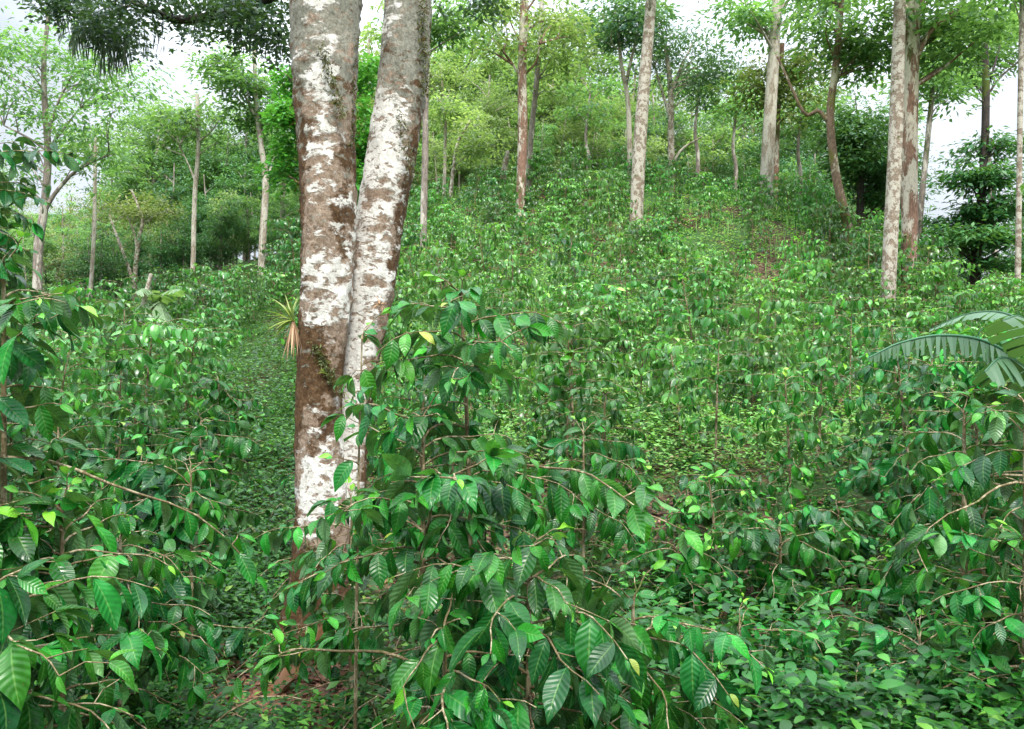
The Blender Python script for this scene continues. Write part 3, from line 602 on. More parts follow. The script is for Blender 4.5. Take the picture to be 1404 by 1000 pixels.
def tree(name, label, path, Y, w, bark, leafm, crowns=(), branches=(), nlimb=6, leaf=.2, per=95, cr=.66, group=None, cat='tree', flat=.45, gaps=.35, lump=.03, seg=9, aux=0, wr=.38):
    """path and widths in photo pixels at depth Y; crowns = (u, v, dY, ru, rv, clumps)"""
    P = px(path, Y); x, y = P[0][:2]
    root = empty(name, (x, y, P[0][2])); tag(root, label, cat, group); o = P[0].copy()
    n = 26
    R = np.interp(np.linspace(0, 1, n), np.linspace(0, 1, len(w)), np.array(w)*.5*Y/F)
    S = spline(np.vstack([[P[0][0], P[0][1], min(P[0][2], gz(x, y))-.45], P]), n)
    tr = Geo(); R2 = R.copy(); R2[:3] *= (1.5, 1.28, 1.1)
    tube(tr, S-o, R2, seg, None, lump=lump, aux=np.full(n, float(aux)))
    bpts = []
    for bp_, bw in branches:
        Q = spline(px(bp_, Y, rng.uniform(-.6, .6)), 12)-o; bg = Geo(); tube(bg, Q, np.linspace(bw[0], bw[1], 12)*.5*Y/F, 6, None, lump=.03)
        link('branch', bg.mesh('branch', bark), root); bpts.append(Q)
    cg = Geo(); allp = np.vstack([(S-o)[n//3:]]+bpts)
    for (u, v, dY, ru, rv, nc) in crowns:
        c = pt(u, v, Y+dY)-o; s = (Y+dY)/F
        C = crown_leaves(cg, c, (ru*s, max(ru*s*.8, .5), rv*s), nc, per, cr, leaf, flat, gaps, wr=wr)
        limbs(tr, allp, C, min(nlimb, nc), max(.012, w[-1]*.22*Y/F))
    link('trunk', tr.mesh('trunk', bark), root)
    if cg.n: link('crown', cg.mesh('crown', leafm), root)
    return root

# --- left side
tree('shade_tree', 'airy tree forking above a grey trunk at the far left', [(52, 352), (60, 290), (66, 215), (62, 150), (60, 90), (66, 20)], 19, (13, 12, 9, 7, 5), B_grey, M_air,
     [(75, 70, 0, 95, 60, 26), (35, 130, .5, 70, 40, 14), (130, 165, -.5, 75, 35, 14), (150, 105, 0, 55, 45, 12), (120, 220, 0, 55, 16, 8), (30, 225, 1, 40, 30, 7)],
     [([(60, 292), (78, 262), (108, 232), (150, 212)], (7, 3)), ([(66, 205), (85, 180), (108, 150)], (5, 2)), ([(64, 200), (76, 150), (98, 105)], (5, 2)), ([(62, 205), (40, 190), (5, 172)], (4, 2))], leaf=.16, per=75, cr=.8, flat=.4)
tree('pale_tree', 'very thin white trunk standing below the hazy far hill', [(119, 462), (124, 400), (129, 320), (130, 250), (131, 190)], 22, (7, 6, 5, 4), B_white, M_air, [(120, 200, 1, 40, 25, 6)], nlimb=3)
tree('forked_tree', 'pale tree with a low forked trunk behind the banana clump', [(186, 425), (185, 380), (190, 330), (195, 300), (180, 260)], 25, (9, 7, 5, 3), B_pale, M_olive,
     [(165, 285, 0, 70, 22, 16), (215, 290, .5, 60, 20, 12)], [([(183, 388), (170, 350), (158, 318), (150, 295)], (6, 3)), ([(189, 350), (184, 320), (176, 300)], (4, 2))], leaf=.14)
tree('dead_stump', 'broken leaning dead stump beside the banana clump', [(188, 450), (198, 412), (207, 376)], 16.5, (8, 7, 5), B_pale, M_air, cat='stump')
tree('pale_tree', 'slender white trunk rising straight out of dense green crowns left of centre', [(263, 418), (265, 350), (267, 270), (272, 200), (270, 130)], 24, (8, 7, 6, 5), B_white, M_air,
     [(258, 150, .5, 60, 32, 9), (290, 175, 0, 45, 30, 7), (240, 185, .3, 40, 25, 6)], [([(268, 250), (258, 225), (246, 200)], (3, 1.5)), ([(272, 195), (290, 180), (300, 165)], (3, 1.5))], nlimb=5)
tree('pale_tree', 'cream coloured slightly bent trunk with a short side branch nearest left of the twin trunk', [(358, 396), (360, 330), (364, 250), (358, 200), (352, 150), (348, 60)], 23, (12, 10, 9, 7, 5), B_white, M_air,
     [(345, 110, 0, 50, 35, 16), (360, 160, .5, 55, 22, 12), (310, 80, 0, 45, 20, 8)], [([(362, 255), (372, 230), (377, 205)], (5, 3)), ([(355, 170), (335, 130), (325, 110)], (4, 2))], nlimb=6)
tree('pale_tree', 'short visible piece of pale trunk close to the left edge of the twin trunk', [(387, 362), (388, 320), (388, 280), (390, 230)], 26, (7, 7, 6), B_pale, M_dark, [(392, 215, 0, 40, 30, 10)], nlimb=4)
# --- vine covered tree behind the twin trunk
v = tree('vine_covered_tree', 'tree smothered in bright yellow green vine directly behind the twin trunk', [(440, 345), (440, 250), (445, 150), (450, 40)], 12, (12, 10, 8), B_brown, M_vine,
     [(392, 160, 0, 22, 40, 18), (390, 220, 0, 20, 32, 14), (396, 110, .3, 18, 22, 8), (492, 185, 0, 18, 70, 20), (495, 95, 0, 20, 40, 10), (500, 250, 0, 16, 30, 8)], nlimb=3, leaf=.10, per=75, cr=.22, flat=.9, wr=.6)
# --- centre
tree('pale_tree', 'grey trunk partly hidden by the right edge of the leaning twin stem', [(581, 296), (583, 220), (584, 130), (588, 20)], 20, (10, 9, 8), B_grey, M_air, [(600, 30, 0, 60, 40, 14)], nlimb=4)
tree('pale_tree', 'thin white pole like trunk just right of the twin trunk', [(608, 285), (610, 230), (611, 165)], 26, (6, 5, 4), B_white, M_yell, [(612, 150, 0, 40, 25, 10)], nlimb=4)
tree('pale_tree', 'thin pale trunk with a crooked top second to the right of the twin trunk', [(617, 278), (622, 230), (628, 195), (645, 165)], 25, (6, 5, 3), B_pale, M_yell, [(650, 190, 0, 35, 25, 8)], nlimb=4)
tree('broken_trunk', 'short broken pale stub of a trunk at the forest edge', [(688, 262), (691, 235), (696, 208)], 25, (10, 9, 7), B_pale, M_yell, cat='stump')
tree('shade_tree', 'straight tree with a reddish brown lower trunk and pale upper trunk at the forest centre', [(713, 302), (715, 240), (717, 170), (716, 90), (719, 0), (722, -120)], 21.5, (15, 14, 13, 12, 9), B_brown, M_yell,
     [(700, 40, 0, 90, 45, 22), (760, 20, 1, 70, 45, 16), (690, -60, 0, 110, 50, 14)], [([(716, 110), (704, 90), (690, 70)], (4, 2)), ([(717, 105), (735, 85), (740, 60)], (4, 2))], nlimb=6, per=60, aux=.06)
tree('pale_tree', 'slim grey trunk leaning right behind the reddish brown one', [(724, 262), (728, 190), (736, 110), (742, 20), (745, -60)], 24, (9, 8, 6), B_grey, M_yell, [(760, 90, .5, 60, 40, 14)], nlimb=5)
tree('shade_tree', 'tall white speckled trunk leaning right on top of the open slope', [(872, 304), (876, 220), (882, 130), (889, 50), (896, -40), (902, -140)], 20, (21, 18, 17, 15, 12), B_pale, M_air,
     [(905, -70, 0, 120, 50, 18)], nlimb=6, seg=12)
tree('forked_tree', 'thin pale tree with a wide Y fork just left of the speckled leaning trunk', [(864, 262), (863, 190), (860, 130), (852, 90), (848, 40)], 24, (9, 8, 6, 4), B_white, M_blue,
     [(840, 30, 0, 70, 35, 16), (880, 20, 0, 50, 30, 10)], [([(858, 118), (866, 80), (876, 40)], (5, 3)), ([(850, 70), (838, 55), (845, 10)], (3, 2))], nlimb=5)
tree('shade_tree', 'spreading tree with several bare curving limbs right of the speckled trunk', [(921, 248), (920, 190), (919, 120), (912, 60)], 24, (11, 10, 8, 5), B_pale, M_blue,
     [(940, 80, 0, 75, 45, 30), (900, 60, 0, 50, 35, 12), (975, 120, .5, 40, 35, 10)], [([(920, 165), (903, 110), (895, 80)], (5, 2)), ([(921, 230), (935, 205), (962, 188)], (5, 2)), ([(919, 130), (935, 90), (950, 60)], (5, 2))], nlimb=7, leaf=.15)
tree('shade_tree', 'tall smooth cream trunk on the crest right of the slope top', [(1049, 292), (1053, 210), (1058, 120), (1063, 40), (1068, -60)], 21, (20, 18, 16, 13), B_white, M_air,
     [(1080, -30, 0, 110, 50, 16), (1000, 20, 0, 60, 35, 10)], [([(1062, 60), (1045, 30), (1025, 5)], (5, 2))], nlimb=5, seg=12)
tree('shade_tree', 'brown trunk standing tight behind the smooth cream one', [(1061, 290), (1063, 220), (1066, 150), (1072, 60)], 22.5, (12, 11, 9, 7), B_brown, M_olive, [(1085, 110, 0, 45, 70, 22), (1040, 120, 0, 30, 40, 8)], nlimb=6)
tree('crooked_tree', 'crooked mossy trunk with one long branch bent out to the left', [(1169, 356), (1160, 300), (1146, 240), (1138, 160), (1146, 90), (1152, 20), (1156, -60)], 18, (19, 14, 12, 11, 9, 7), B_mossy, M_air,
     [(1150, 40, 0, 70, 45, 18), (1190, 75, .5, 50, 25, 10), (1120, -20, 0, 80, 40, 10)], [([(1134, 165), (1122, 152), (1104, 157), (1085, 120), (1066, 78)], (7, 3))], nlimb=6)
tree('dense_tree', 'small dark dense tree behind the crooked mossy trunk', [(1178, 330), (1180, 270), (1178, 210)], 23, (12, 11, 8), B_dark, M_dark,
     [(1185, 215, 0, 55, 60, 60), (1210, 260, .5, 35, 35, 20), (1160, 160, .5, 40, 30, 14)], nlimb=8, per=80, cr=.55)
tree('shade_tree', 'tallest speckled white trunk on the right shoulder of the slope', [(1215, 450), (1220, 350), (1226, 240), (1230, 130), (1233, 20), (1236, -80)], 15, (24, 20, 18, 17, 14), B_pale, M_air,
     [(1240, -70, 0, 160, 70, 18)], nlimb=5, seg=12)
tree('shade_tree', 'brown blotched trunk just right of the tallest speckled white one', [(1244, 408), (1247, 320), (1246, 230), (1248, 130), (1252, 30), (1256, -60)], 17, (14, 19, 21, 20, 17), B_brown, M_air,
     [(1300, 40, 0, 75, 60, 26), (1270, -30, 0, 110, 50, 14)], nlimb=6, seg=12, aux=.07)
tree('shade_tree', 'thin grey trunk leaning right in the gap beside the blotched one', [(1256, 385), (1262, 290), (1272, 190), (1279, 120)], 21, (9, 8, 6), B_grey, M_air, [(1295, 110, 0, 55, 30, 16)], nlimb=5)
tree('conifer_tree', 'dark tree with layered drooping branches against the white sky on the right', [(1336, 405), (1340, 330), (1348, 240), (1352, 130), (1350, 60)], 20, (17, 13, 10, 8), B_dark, M_dark,
     [(1340, 240, 0, 55, 14, 16), (1355, 285, 0, 70, 18, 22), (1335, 330, 0, 75, 18, 20), (1370, 200, .5, 40, 14, 10), (1360, 360, 0, 60, 14, 12), (1300, 310, 1, 35, 20, 8)],
     [([(1348, 140), (1362, 95), (1375, 50)], (4, 2))], nlimb=8, per=90, cr=.55, flat=.35)
tree('shade_tree', 'feathery tree spreading over the right end of the sky gap', [(1365, 420), (1362, 300), (1352, 180), (1350, 90), (1362, 0)], 24, (9, 8, 7, 5), B_grey, M_air,
     [(1340, 70, 0, 75, 40, 26), (1385, 40, 0, 60, 50, 20), (1300, 95, 0, 40, 20, 8)], [([(1350, 130), (1335, 110), (1310, 90)], (4, 2)), ([(1350, 140), (1368, 110), (1390, 90)], (4, 2))], nlimb=7)
tree('pale_tree', 'thin pale trunk at the far right behind the banana leaf', [(1394, 470), (1396, 350), (1398, 200), (1400, 80), (1402, -20)], 15, (9, 8, 7, 6), B_pale, M_air, [(1400, -40, 0, 60, 40, 10)], nlimb=3)
for u, vb, vt, Yb, lab in ((1096, 285, 205, 25, 'short dark trunk right of the cream trunk on the crest'), (1007, 262, 200, 28, 'thin grey trunk left of the cream trunk on the crest'), (805, 245, 190, 29, 'thin pale trunk in the shady gap left of the speckled leaning one'), (955, 255, 180, 27, 'slight trunk between the spreading tree and the cream trunk')):
    tree('thin_tree', lab, [(u, vb+25), (u+2, (vb+vt)/2), (u-2, vt), (u+4, vt-60)], Yb, (7, 6, 5, 3), B_grey, M_air, [(u, vt-60, 0, 45, 40, 12)], nlimb=5)

# --- background forest: prototypes copied
def forest_proto(kind, low=False):
    root = empty('forest_tree')
    H = 8.5; lean = rng.normal(0, .4, 2)
    P = np.array([[0, 0, -1], [lean[0]*.2, lean[1]*.2, H*.3], [lean[0]*.7, lean[1]*.7, H*.65], [lean[0], lean[1], H*.92]])
    tr, cg = Geo(), Geo(); S = spline(P, 20); tube(tr, S, np.linspace(.15, .04, 20), 7, None, lump=.04)
    spec = {'airy': (M_air, 85, 100, .58, 0.2, .45, .45, B_pale), 'pale': (M_yell, 100, 100, .62, .19, .5, .35, B_pale), 'dense': (M_dark, 110, 120, .7, .17, .6, .2, B_grey), 'olive': (M_olive, 80, 100, .7, .15, .5, .4, B_pale), 'blue': (M_blue, 80, 110, .7, .16, .5, .35, B_grey)}[kind]
    lm, nc, per, cr, lf, fl, gp, bk = spec
    if low: nc, per, lf, gp = int(nc*.75), int(per*.42), lf*1.75, gp+.1
    a = .62
    C = crown_leaves(cg, (lean[0], lean[1], H*.68), (2.4, 2.3, 3.0), int(nc*a), per, cr, lf, fl, gp)
    C2 = crown_leaves(cg, (lean[0]+rng.normal(0, 1), lean[1], H*.42), (2.2, 2.0, 1.6), int(nc*(1-a)), per, cr, lf, fl, gp)
    limbs(tr, S[5:], np.vstack([C, C2]), 14, .05)
    link('trunk', tr.mesh('trunk', bk), root); link('crown', cg.mesh('crown', lm), root)
    return root
FP = {}
for k in ('airy', 'pale', 'dense', 'olive', 'blue'): FP[k] = [[forest_proto(k), 0] for _ in range(3)]; FP[k+'_low'] = [[forest_proto(k, True), 0] for _ in range(2)]
words_ = {'airy': 'light green airy tree', 'pale': 'yellow green feathery tree', 'dense': 'dark green dense tree', 'olive': 'olive brown scrubby tree', 'blue': 'bluish green tree'}
def forest(u, vtop, Y, kind, where, w=1.0):
    x = (u-CX)/F*Y; z = gz(x, Y); h = pt(u, vtop, Y)[2]-z
    s = max(.35, h/8.8); L2 = FP[kind+'_low' if s < .62 else kind]; pr = L2[int(rng.integers(0, len(L2)))]
    o = pr[0] if pr[1] == 0 else copy_tree(pr[0]); pr[1] = 1
    o.location = (x, Y, z-.2); o.rotation_euler = (0, 0, rng.uniform(0, 6.28)); o.scale = (s*w*rng.uniform(.9, 1.15), s*w, s)
    tag(o, words_[kind]+' '+where, 'tree', words_[kind]+'s '+where)
L_, C_, R_ = 'in the forest left of the twin trunk', 'in the forest above the open slope', 'behind the trunks on the right'
for a in ((215, 150, 38, 'airy', 1), (265, 145, 42, 'dense', .9), (310, 165, 36, 'airy', 1), (235, 200, 33, 'dense', .9), (335, 200, 31, 'dense', .9), (290, 215, 30, 'dense', .8), (380, 170, 34, 'dense', .9), (170, 215, 42, 'airy', .9),
          (150, 265, 34, 'olive', 1), (205, 270, 31, 'olive', 1), (90, 265, 33, 'olive', .9), (50, 275, 30, 'airy', .9), (10, 260, 30, 'dense', .8), (110, 300, 28, 'airy', .9), (230, 320, 27, 'pale', .9), (320, 290, 28, 'dense', .9),
          (20, 320, 26, 'airy', .9), (250, 280, 33, 'airy', .9), (350, 260, 30, 'airy', .8), (-40, 180, 34, 'airy', 1), (60, 340, 25, 'airy', .9), (160, 340, 26, 'airy', .8), (420, 230, 30, 'airy', .9), (300, 340, 26, 'airy', .8),
          (240, 340, 25.5, 'dense', .7), (130, 390, 25, 'dense', .8), (40, 390, 24, 'airy', .8), (385, 310, 27.5, 'airy', .7), (180, 175, 52, 'airy', .9)):
    forest(a[0], a[1], a[2], a[3], L_, a[4])
for a in ((560, 90, 32, 'airy', .9), (620, 60, 34, 'pale', 1), (660, 80, 31, 'pale', .9), (700, 30, 38, 'pale', 1), (750, 60, 33, 'pale', 1), (790, 80, 36, 'airy', 1), (830, 90, 33, 'pale', .9), (860, 110, 32, 'airy', .8), (630, 150, 29, 'olive', .9), (680, 150, 30, 'pale', .8),
          (760, 140, 30, 'pale', .9), (820, 160, 31, 'airy', .8), (905, 90, 34, 'blue', .9), (950, 100, 36, 'airy', .9), (985, 120, 33, 'airy', .8), (600, 190, 28, 'pale', .8), (660, 205, 28.5, 'pale', .8), (540, 180, 29, 'dense', .8), (500, 200, 30, 'dense', .8), (740, 195, 29, 'airy', .7), (890, 195, 31, 'olive', .7), (950, 190, 30, 'dense', .7), (780, 200, 31, 'dense', .7), (470, 130, 34, 'dense', .9)):
    forest(a[0], a[1], a[2], a[3], C_, a[4])
for a in ((1015, 120, 32, 'airy', .8), (1050, 150, 31, 'dense', .8), (1090, 110, 33, 'airy', .8), (1120, 170, 30, 'dense', .8), (1015, 200, 29, 'dense', .7), (1085, 215, 28, 'airy', .7), (1130, 240, 27, 'dense', .7), (1165, 110, 34, 'airy', .8), (1200, 130, 33, 'dense', .7), (1290, 275, 27, 'airy', .7), (1400, 240, 25, 'dense', .8), (1320, 340, 24, 'dense', .7), (1385, 330, 23, 'airy', .7), (1220, 300, 25, 'airy', .6)):
    forest(a[0], a[1], a[2], a[3], R_, a[4])
def fill(u0, u1, step, v0, v1, Y0, Y1, kinds, where, w=1.0):
    u = u0
    while u < u1:
        forest(u+rng.normal(0, 6), rng.uniform(v0, v1), rng.uniform(Y0, Y1), kinds[int(rng.integers(0, len(kinds)))], where, w); u += step*rng.uniform(.8, 1.2)
fill(-40, 430, 42, 310, 390, 24.5, 27, ('airy', 'dense', 'airy', 'olive'), L_, .85)
fill(-40, 430, 38, 235, 340, 28, 33, ('airy', 'dense', 'airy', 'pale'), L_, .8)
fill(130, 430, 26, 135, 250, 33, 42, ('airy', 'dense', 'airy', 'blue'), L_, .85)
fill(-60, 160, 40, 235, 290, 36, 44, ('airy', 'olive'), L_, .9)
fill(480, 1010, 42, 180, 225, 28, 31, ('pale', 'airy', 'pale', 'pale', 'olive'), C_)
fill(480, 1010, 48, 110, 180, 31, 35, ('pale', 'airy', 'pale'), C_)
fill(500, 880, 60, 20, 90, 36, 42, ('pale', 'airy', 'pale'), C_, 1.1)
fill(1010, 1240, 36, 190, 260, 27, 31, ('airy', 'dense', 'airy'), R_, .9)
fill(1000, 1200, 45, 70, 140, 33, 38, ('airy', 'pale', 'blue'), R_)
fill(190, 345, 30, 125, 165, 33, 40, ('airy', 'dense', 'airy'), L_, 1.1)
fill(560, 820, 60, -50, 20, 36, 44, ('pale', 'airy', 'blue'), C_, 1.1)
fill(330, 440, 22, 270, 330, 29, 38, ('dense', 'airy'), L_)
fill(1250, 1440, 40, 330, 380, 22, 26, ('airy', 'dense'), R_, .8)
for k in FP:
    for pr in FP[k]:
        if pr[1] == 0:
            for ch in list(pr[0].children): bpy.data.objects.remove(ch)
            bpy.data.objects.remove(pr[0])

# ------------------------------------------------------------------ the twin trunk tree
Yt = 4.4
root = empty('twin_trunk_tree', (*pt(440, 880, Yt)[:2], gz(pt(440, 880, Yt)[0], Yt))); o = np.array(root.location)
tag(root, 'big two stemmed tree with brown bark blotched in white lichen standing in the foreground', 'tree')
tr = Geo()
lp = [(430, 920, 104), (432, 870, 90), (437, 800, 78), (440, 700, 68), (437, 600, 62), (440, 500, 64), (447, 400, 72), (450, 300, 75), (449, 200, 76), (446, 100, 84), (446, 0, 92), (448, -120, 86), (440, -300, 74)]
rp = [(452, 830, 60), (462, 760, 52), (475, 690, 48), (482, 600, 46), (492, 500, 56), (507, 400, 70), (521, 300, 70), (540, 200, 71), (553, 100, 69), (559, 0, 67), (568, -120, 64), (590, -300, 58)]
for pth, sd in ((lp, 0), (rp, 1)):
    P = np.array([pt(u, v, Yt+(.12 if sd else 0)+(.3*(900-v)/1200 if sd else 0)) for u, v, w in pth])-o
    n = 150; R = np.interp(np.linspace(0, 1, n), np.linspace(0, 1, len(pth)), [w*.5*Yt/F for u, v, w in pth])
    seg = 48; vv = np.interp(np.linspace(0, 1, n), np.linspace(0, 1, len(pth)), [v for u, v, w in pth])
    th = np.linspace(0, 2*np.pi, seg, endpoint=False)
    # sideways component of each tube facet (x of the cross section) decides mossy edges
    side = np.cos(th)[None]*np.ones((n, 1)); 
    if sd == 0:
        aux = np.interp(vv, [-200, 0, 60, 220, 300, 420, 470, 540, 640, 700, 760, 900], [-.1, -.04, .0, .0, .03, .06, -.06, -.14, .08, .04, -.1, -.22])[:, None]
        aux = aux-.20*np.clip(-side, 0, 1)**2*0-.0
    else:
        aux = np.interp(vv, [-200, 0, 120, 160, 260, 330, 450, 520, 650, 720, 850], [-.12, -.06, -.03, .05, .08, .11, .15, .13, .09, .02, -.1])[:, None]
    aux = np.broadcast_to(aux, (n, seg)).copy()
    g2 = Geo(); S = spline(P, n); tube(g2, S, R, seg, None, aux=aux)
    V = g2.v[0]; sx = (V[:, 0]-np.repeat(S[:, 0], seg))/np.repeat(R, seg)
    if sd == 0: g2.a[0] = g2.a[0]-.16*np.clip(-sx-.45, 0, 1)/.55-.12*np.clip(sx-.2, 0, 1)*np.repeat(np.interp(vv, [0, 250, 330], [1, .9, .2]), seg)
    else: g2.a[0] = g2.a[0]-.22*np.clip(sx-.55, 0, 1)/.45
    # bark relief
    zz = V[:, 2]; an = np.tile(th, n)
    d = .035*np.sin(2*an+zz*2.2)+.03*np.sin(3*an-zz*4.3+1)+.022*np.sin(7*an+6*np.sin(zz*5)+zz*9)+.018*np.sin(zz*23+4*np.sin(an*2))+rng.normal(0, .02, len(V))
    fl = np.clip(1-(zz-0)/.45, 0, 1)
    d = d+fl*.12*np.sin(4*an+.7)
    V += (V-np.repeat(S, seg, 0))*d[:, None]
    tr.join(g2)
link('trunk', tr.mesh('trunk', B_twin), root)
# moss tufts on the edges
mg = Geo()
for (u0, v0, u1, v1, cnt, dep) in ((580, 0, 586, 130, 420, 4.62), (478, 0, 484, 200, 380, 4.35), (440, 60, 470, 160, 300, 4.22), (402, 20, 414, 300, 260, 4.42), (430, 470, 470, 540, 420, 4.27), (412, 480, 420, 620, 200, 4.36), (545, 150, 572, 260, 160, 4.55), (420, 740, 465, 840, 300, 4.24)):
    t = rng.random(cnt); s_ = rng.normal(0, 4, cnt)
    P = np.array([pt(u0+(u1-u0)*a+b, v0+(v1-v0)*a+rng.normal(0, 3), dep) for a, b in zip(t, s_)])-o
    D = rvec(cnt)*.8+np.array([0, -.4, -.7]); leaves(mg, DIAMOND, P, D, rvec(cnt), rng.uniform(.015, .04, cnt), rng.uniform(.004, .009, cnt), rng.beta(2, 2, cnt), .3)
link('moss', mg.mesh('moss', M_hair), root)
# overhanging limb and its dark foliage at the top left
bl = Geo(); Ql = np.array([pt(444, -110, 4.5), pt(400, -25, 4.9), pt(325, 14, 5.4), pt(248, 27, 5.6), pt(205, 12, 5.7), pt(150, -15, 5.8), pt(60, -70, 6)])-o
tube(bl, Ql, [.06, .045, .032, .028, .024, .02, .012], 8, 40, lump=.05)
Sl = spline(Ql, 60)
crown = Geo(); mossg = Geo()
def hang(u, v, ru, rv, nc, Y):
    c = pt(u, v, Y)-o; s = Y/F
    return crown_leaves(crown, c, (ru*s, .5, rv*s), nc, 75, .13, .05, .8, .3, wr=.42, tilt=.9)
Cs = [hang(105, 0, 48, 24, 18, 5.8), hang(150, 32, 30, 34, 18, 5.7), hang(70, -12, 34, 14, 7, 5.9), hang(190, 28, 30, 18, 8, 5.6), hang(240, 8, 30, 14, 8, 5.6), hang(290, 8, 40, 18, 12, 5.5), hang(340, 20, 42, 24, 18, 5.3), hang(380, 30, 24, 26, 10, 5.2), hang(300, -25, 150, 18, 12, 5.4), hang(640, -5, 60, 10, 8, 5.6)]
limbs(bl, Sl[8:], np.vstack(Cs), 40, .008, 4)
link('branch', bl.mesh('branch', B_dark), root)
for (u, v, n_, Y, Lm) in ((118, 40, 110, 5.7, .24), (155, 62, 110, 5.7, .24), (205, 45, 40, 5.6, .12), (330, 42, 50, 5.4, .14), (365, 52, 50, 5.3, .14), (95, 30, 40, 5.8, .2), (285, 25, 40, 5.5, .12)):
    P = np.array([pt(u+rng.uniform(-22, 22), v+rng.uniform(-16, 16), Y) for _ in range(n_)])-o
    mossg = Geo(); leaves(mossg, LEAF_LOW, P, np.array([0, 0, -1.])+.18*rvec(n_), rvec(n_)+np.array([0, -.5, 0]), rng.uniform(.4, 1, n_)*Lm, rng.uniform(.006, .014, n_), rng.beta(2, 2, n_), .1); link('hanging_moss', mossg.mesh('hanging_moss', M_moss), root)
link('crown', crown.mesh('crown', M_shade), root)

# ------------------------------------------------------------------ epiphyte bromeliads on the trunk
def straps(g, c, n, L, W, az, el, droop, tint):
    for k in range(n):
        a = rng.uniform(*az); e = rng.uniform(*el); l = rng.uniform(*L)
        D = np.array([math.cos(a)*math.cos(e), math.sin(a)*math.cos(e)*.5-.1, math.sin(e)])
        leaves(g, LEAF_STRAP, np.array([c]), D[None], (np.array([0, 0, 1.])-.4*D+.25*rng.normal(size=3))[None], l, W*rng.uniform(.7, 1.2), rng.uniform(*tint), rng.uniform(*droop), fold=.5)
s_, t_ = np.linspace(-1, 1, 3), np.linspace(0, 1, 9)
S_, T_ = np.meshgrid(s_, t_); W_ = np.repeat((1-t_**2.2)[:, None], 3, 1); i = np.arange(8)[:, None]*3; j = np.arange(2)[None]
LEAF_STRAP = (S_.ravel(), T_.ravel(), W_.ravel(), np.stack([i+j, i+j+1, i+3+j+1, i+3+j], -1).reshape(-1, 4), np.stack([S_.ravel()*.5+.5, T_.ravel()], -1))
c = pt(402, 440, 4.33); r = empty('bromeliad', c); tag(r, 'spiky yellow green bromeliad with hanging dead leaves on the twin trunk', 'bromeliad')
g = Geo(); straps(g, np.zeros(3), 26, (.10, .22), .013, (1.7, 4.4), (-.3, 1.5), (.15, .7), (.1, 1)); link('leaf_rosette', g.mesh('leaf_rosette', M_brom), r)
g = Geo(); straps(g, np.zeros(3), 22, (.10, .24), .012, (0, 6.28), (-1.5, -1.0), (.0, .2), (.2, 1)); link('dead_leaf_skirt', g.mesh('dead_leaf_skirt', M_dead), r)
c = pt(520, 418, 4.42); r = empty('bromeliad', c); tag(r, 'tiny yellowish bromeliad on the right edge of the leaning stem', 'bromeliad')
g = Geo(); straps(g, np.zeros(3), 14, (.04, .08), .010, (0, 6.28), (-.6, 1.2), (.2, .7), (.3, 1)); link('leaf_rosette', g.mesh('leaf_rosette', M_dead), r)
c = pt(444, 512, 4.26); r = empty('bromeliad', c); tag(r, 'small green star shaped bromeliad in the brown hollow between both stems', 'bromeliad')
g = Geo(); straps(g, np.zeros(3), 14, (.03, .06), .006, (0, 6.28), (-.4, 1.4), (.1, .4), (.2, .9)); link('leaf_rosette', g.mesh('leaf_rosette', M_brom), r)

# ------------------------------------------------------------------ banana plants
def banana_leaf(g, rib, P, width, strips, tint=(.2, .8), side=(1, -1), hang=.7, gap=.1):
    """frayed blade hanging in strips from a curved midrib"""
    S = spline(P, strips+1); T = unit(np.gradient(S, axis=0)); up = np.array([0, 0, 1.])
    tube(rib, S, np.linspace(.014, .004, strips+1), 6)
    A = unit(np.cross(T, up))
    for sd in side:
        for k in range(strips):
            f = (k+.5)/strips; w = width*math.sin(math.pi*min(.97, .1+.86*f))**.7*rng.uniform(.85, 1.1)
            p0, p1 = S[k], S[k+1]; gp = gap*(1+rng.random()*2)
            d = unit(A[k]*sd*(1-hang*rng.uniform(.6, 1.1))+T[k]*rng.uniform(.25, .6)-up*hang*rng.uniform(.7, 1.15)); tt = rng.uniform(*tint)
            nst = 5; row0, row1 = [], []
            for q_ in range(nst):
                x = q_/(nst-1); dd = d*w*x-up*w*.18*x*x
                row0.append(p0+dd); row1.append(p0+(p1-p0)*(1-gp*x*1.5)+dd*rng.uniform(.95, 1.03))
            V = np.array(row0+row1); ff = np.array([[a, a+1, nst+a+1, nst+a] for a in range(nst-1)])
            g.add(V, ff, np.tile(np.stack([np.linspace(0, 1, nst), np.full(nst, f)], -1), (2, 1)), tt)

Yb = 5.2
bx = pt(1452, 600, Yb)[0]; r = empty('banana_plant', (bx, Yb, gz(bx, Yb))); o = np.array(r.location)
tag(r, 'banana plant at the right edge with one long frayed leaf arching over the coffee bushes', 'banana plant')
g = Geo(); tube(g, np.array([(0, 0, -.2), (.02, 0, .6), (-.03, 0, 1.2), (-.06, 0, 1.55)]), [.09, .075, .05, .03], 12, 24, lump=.03, tint=.3); link('stem', g.mesh('stem', M_banana), r)
def bleaf(P, width, strips, mat, **kw):
    g, rb = Geo(), Geo(); banana_leaf(g, rb, np.array(P)-o, width, strips, **kw)
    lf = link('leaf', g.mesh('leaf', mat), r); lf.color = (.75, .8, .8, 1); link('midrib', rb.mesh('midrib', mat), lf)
bleaf([pt(1440, 560, Yb), pt(1400, 500, Yb-.1), pt(1350, 468, Yb-.2), pt(1290, 460, Yb-.3), pt(1235, 470, Yb-.4), pt(1192, 490, Yb-.5)], .135, 40, M_banana, tint=(.3, .8), hang=.85, gap=.16)
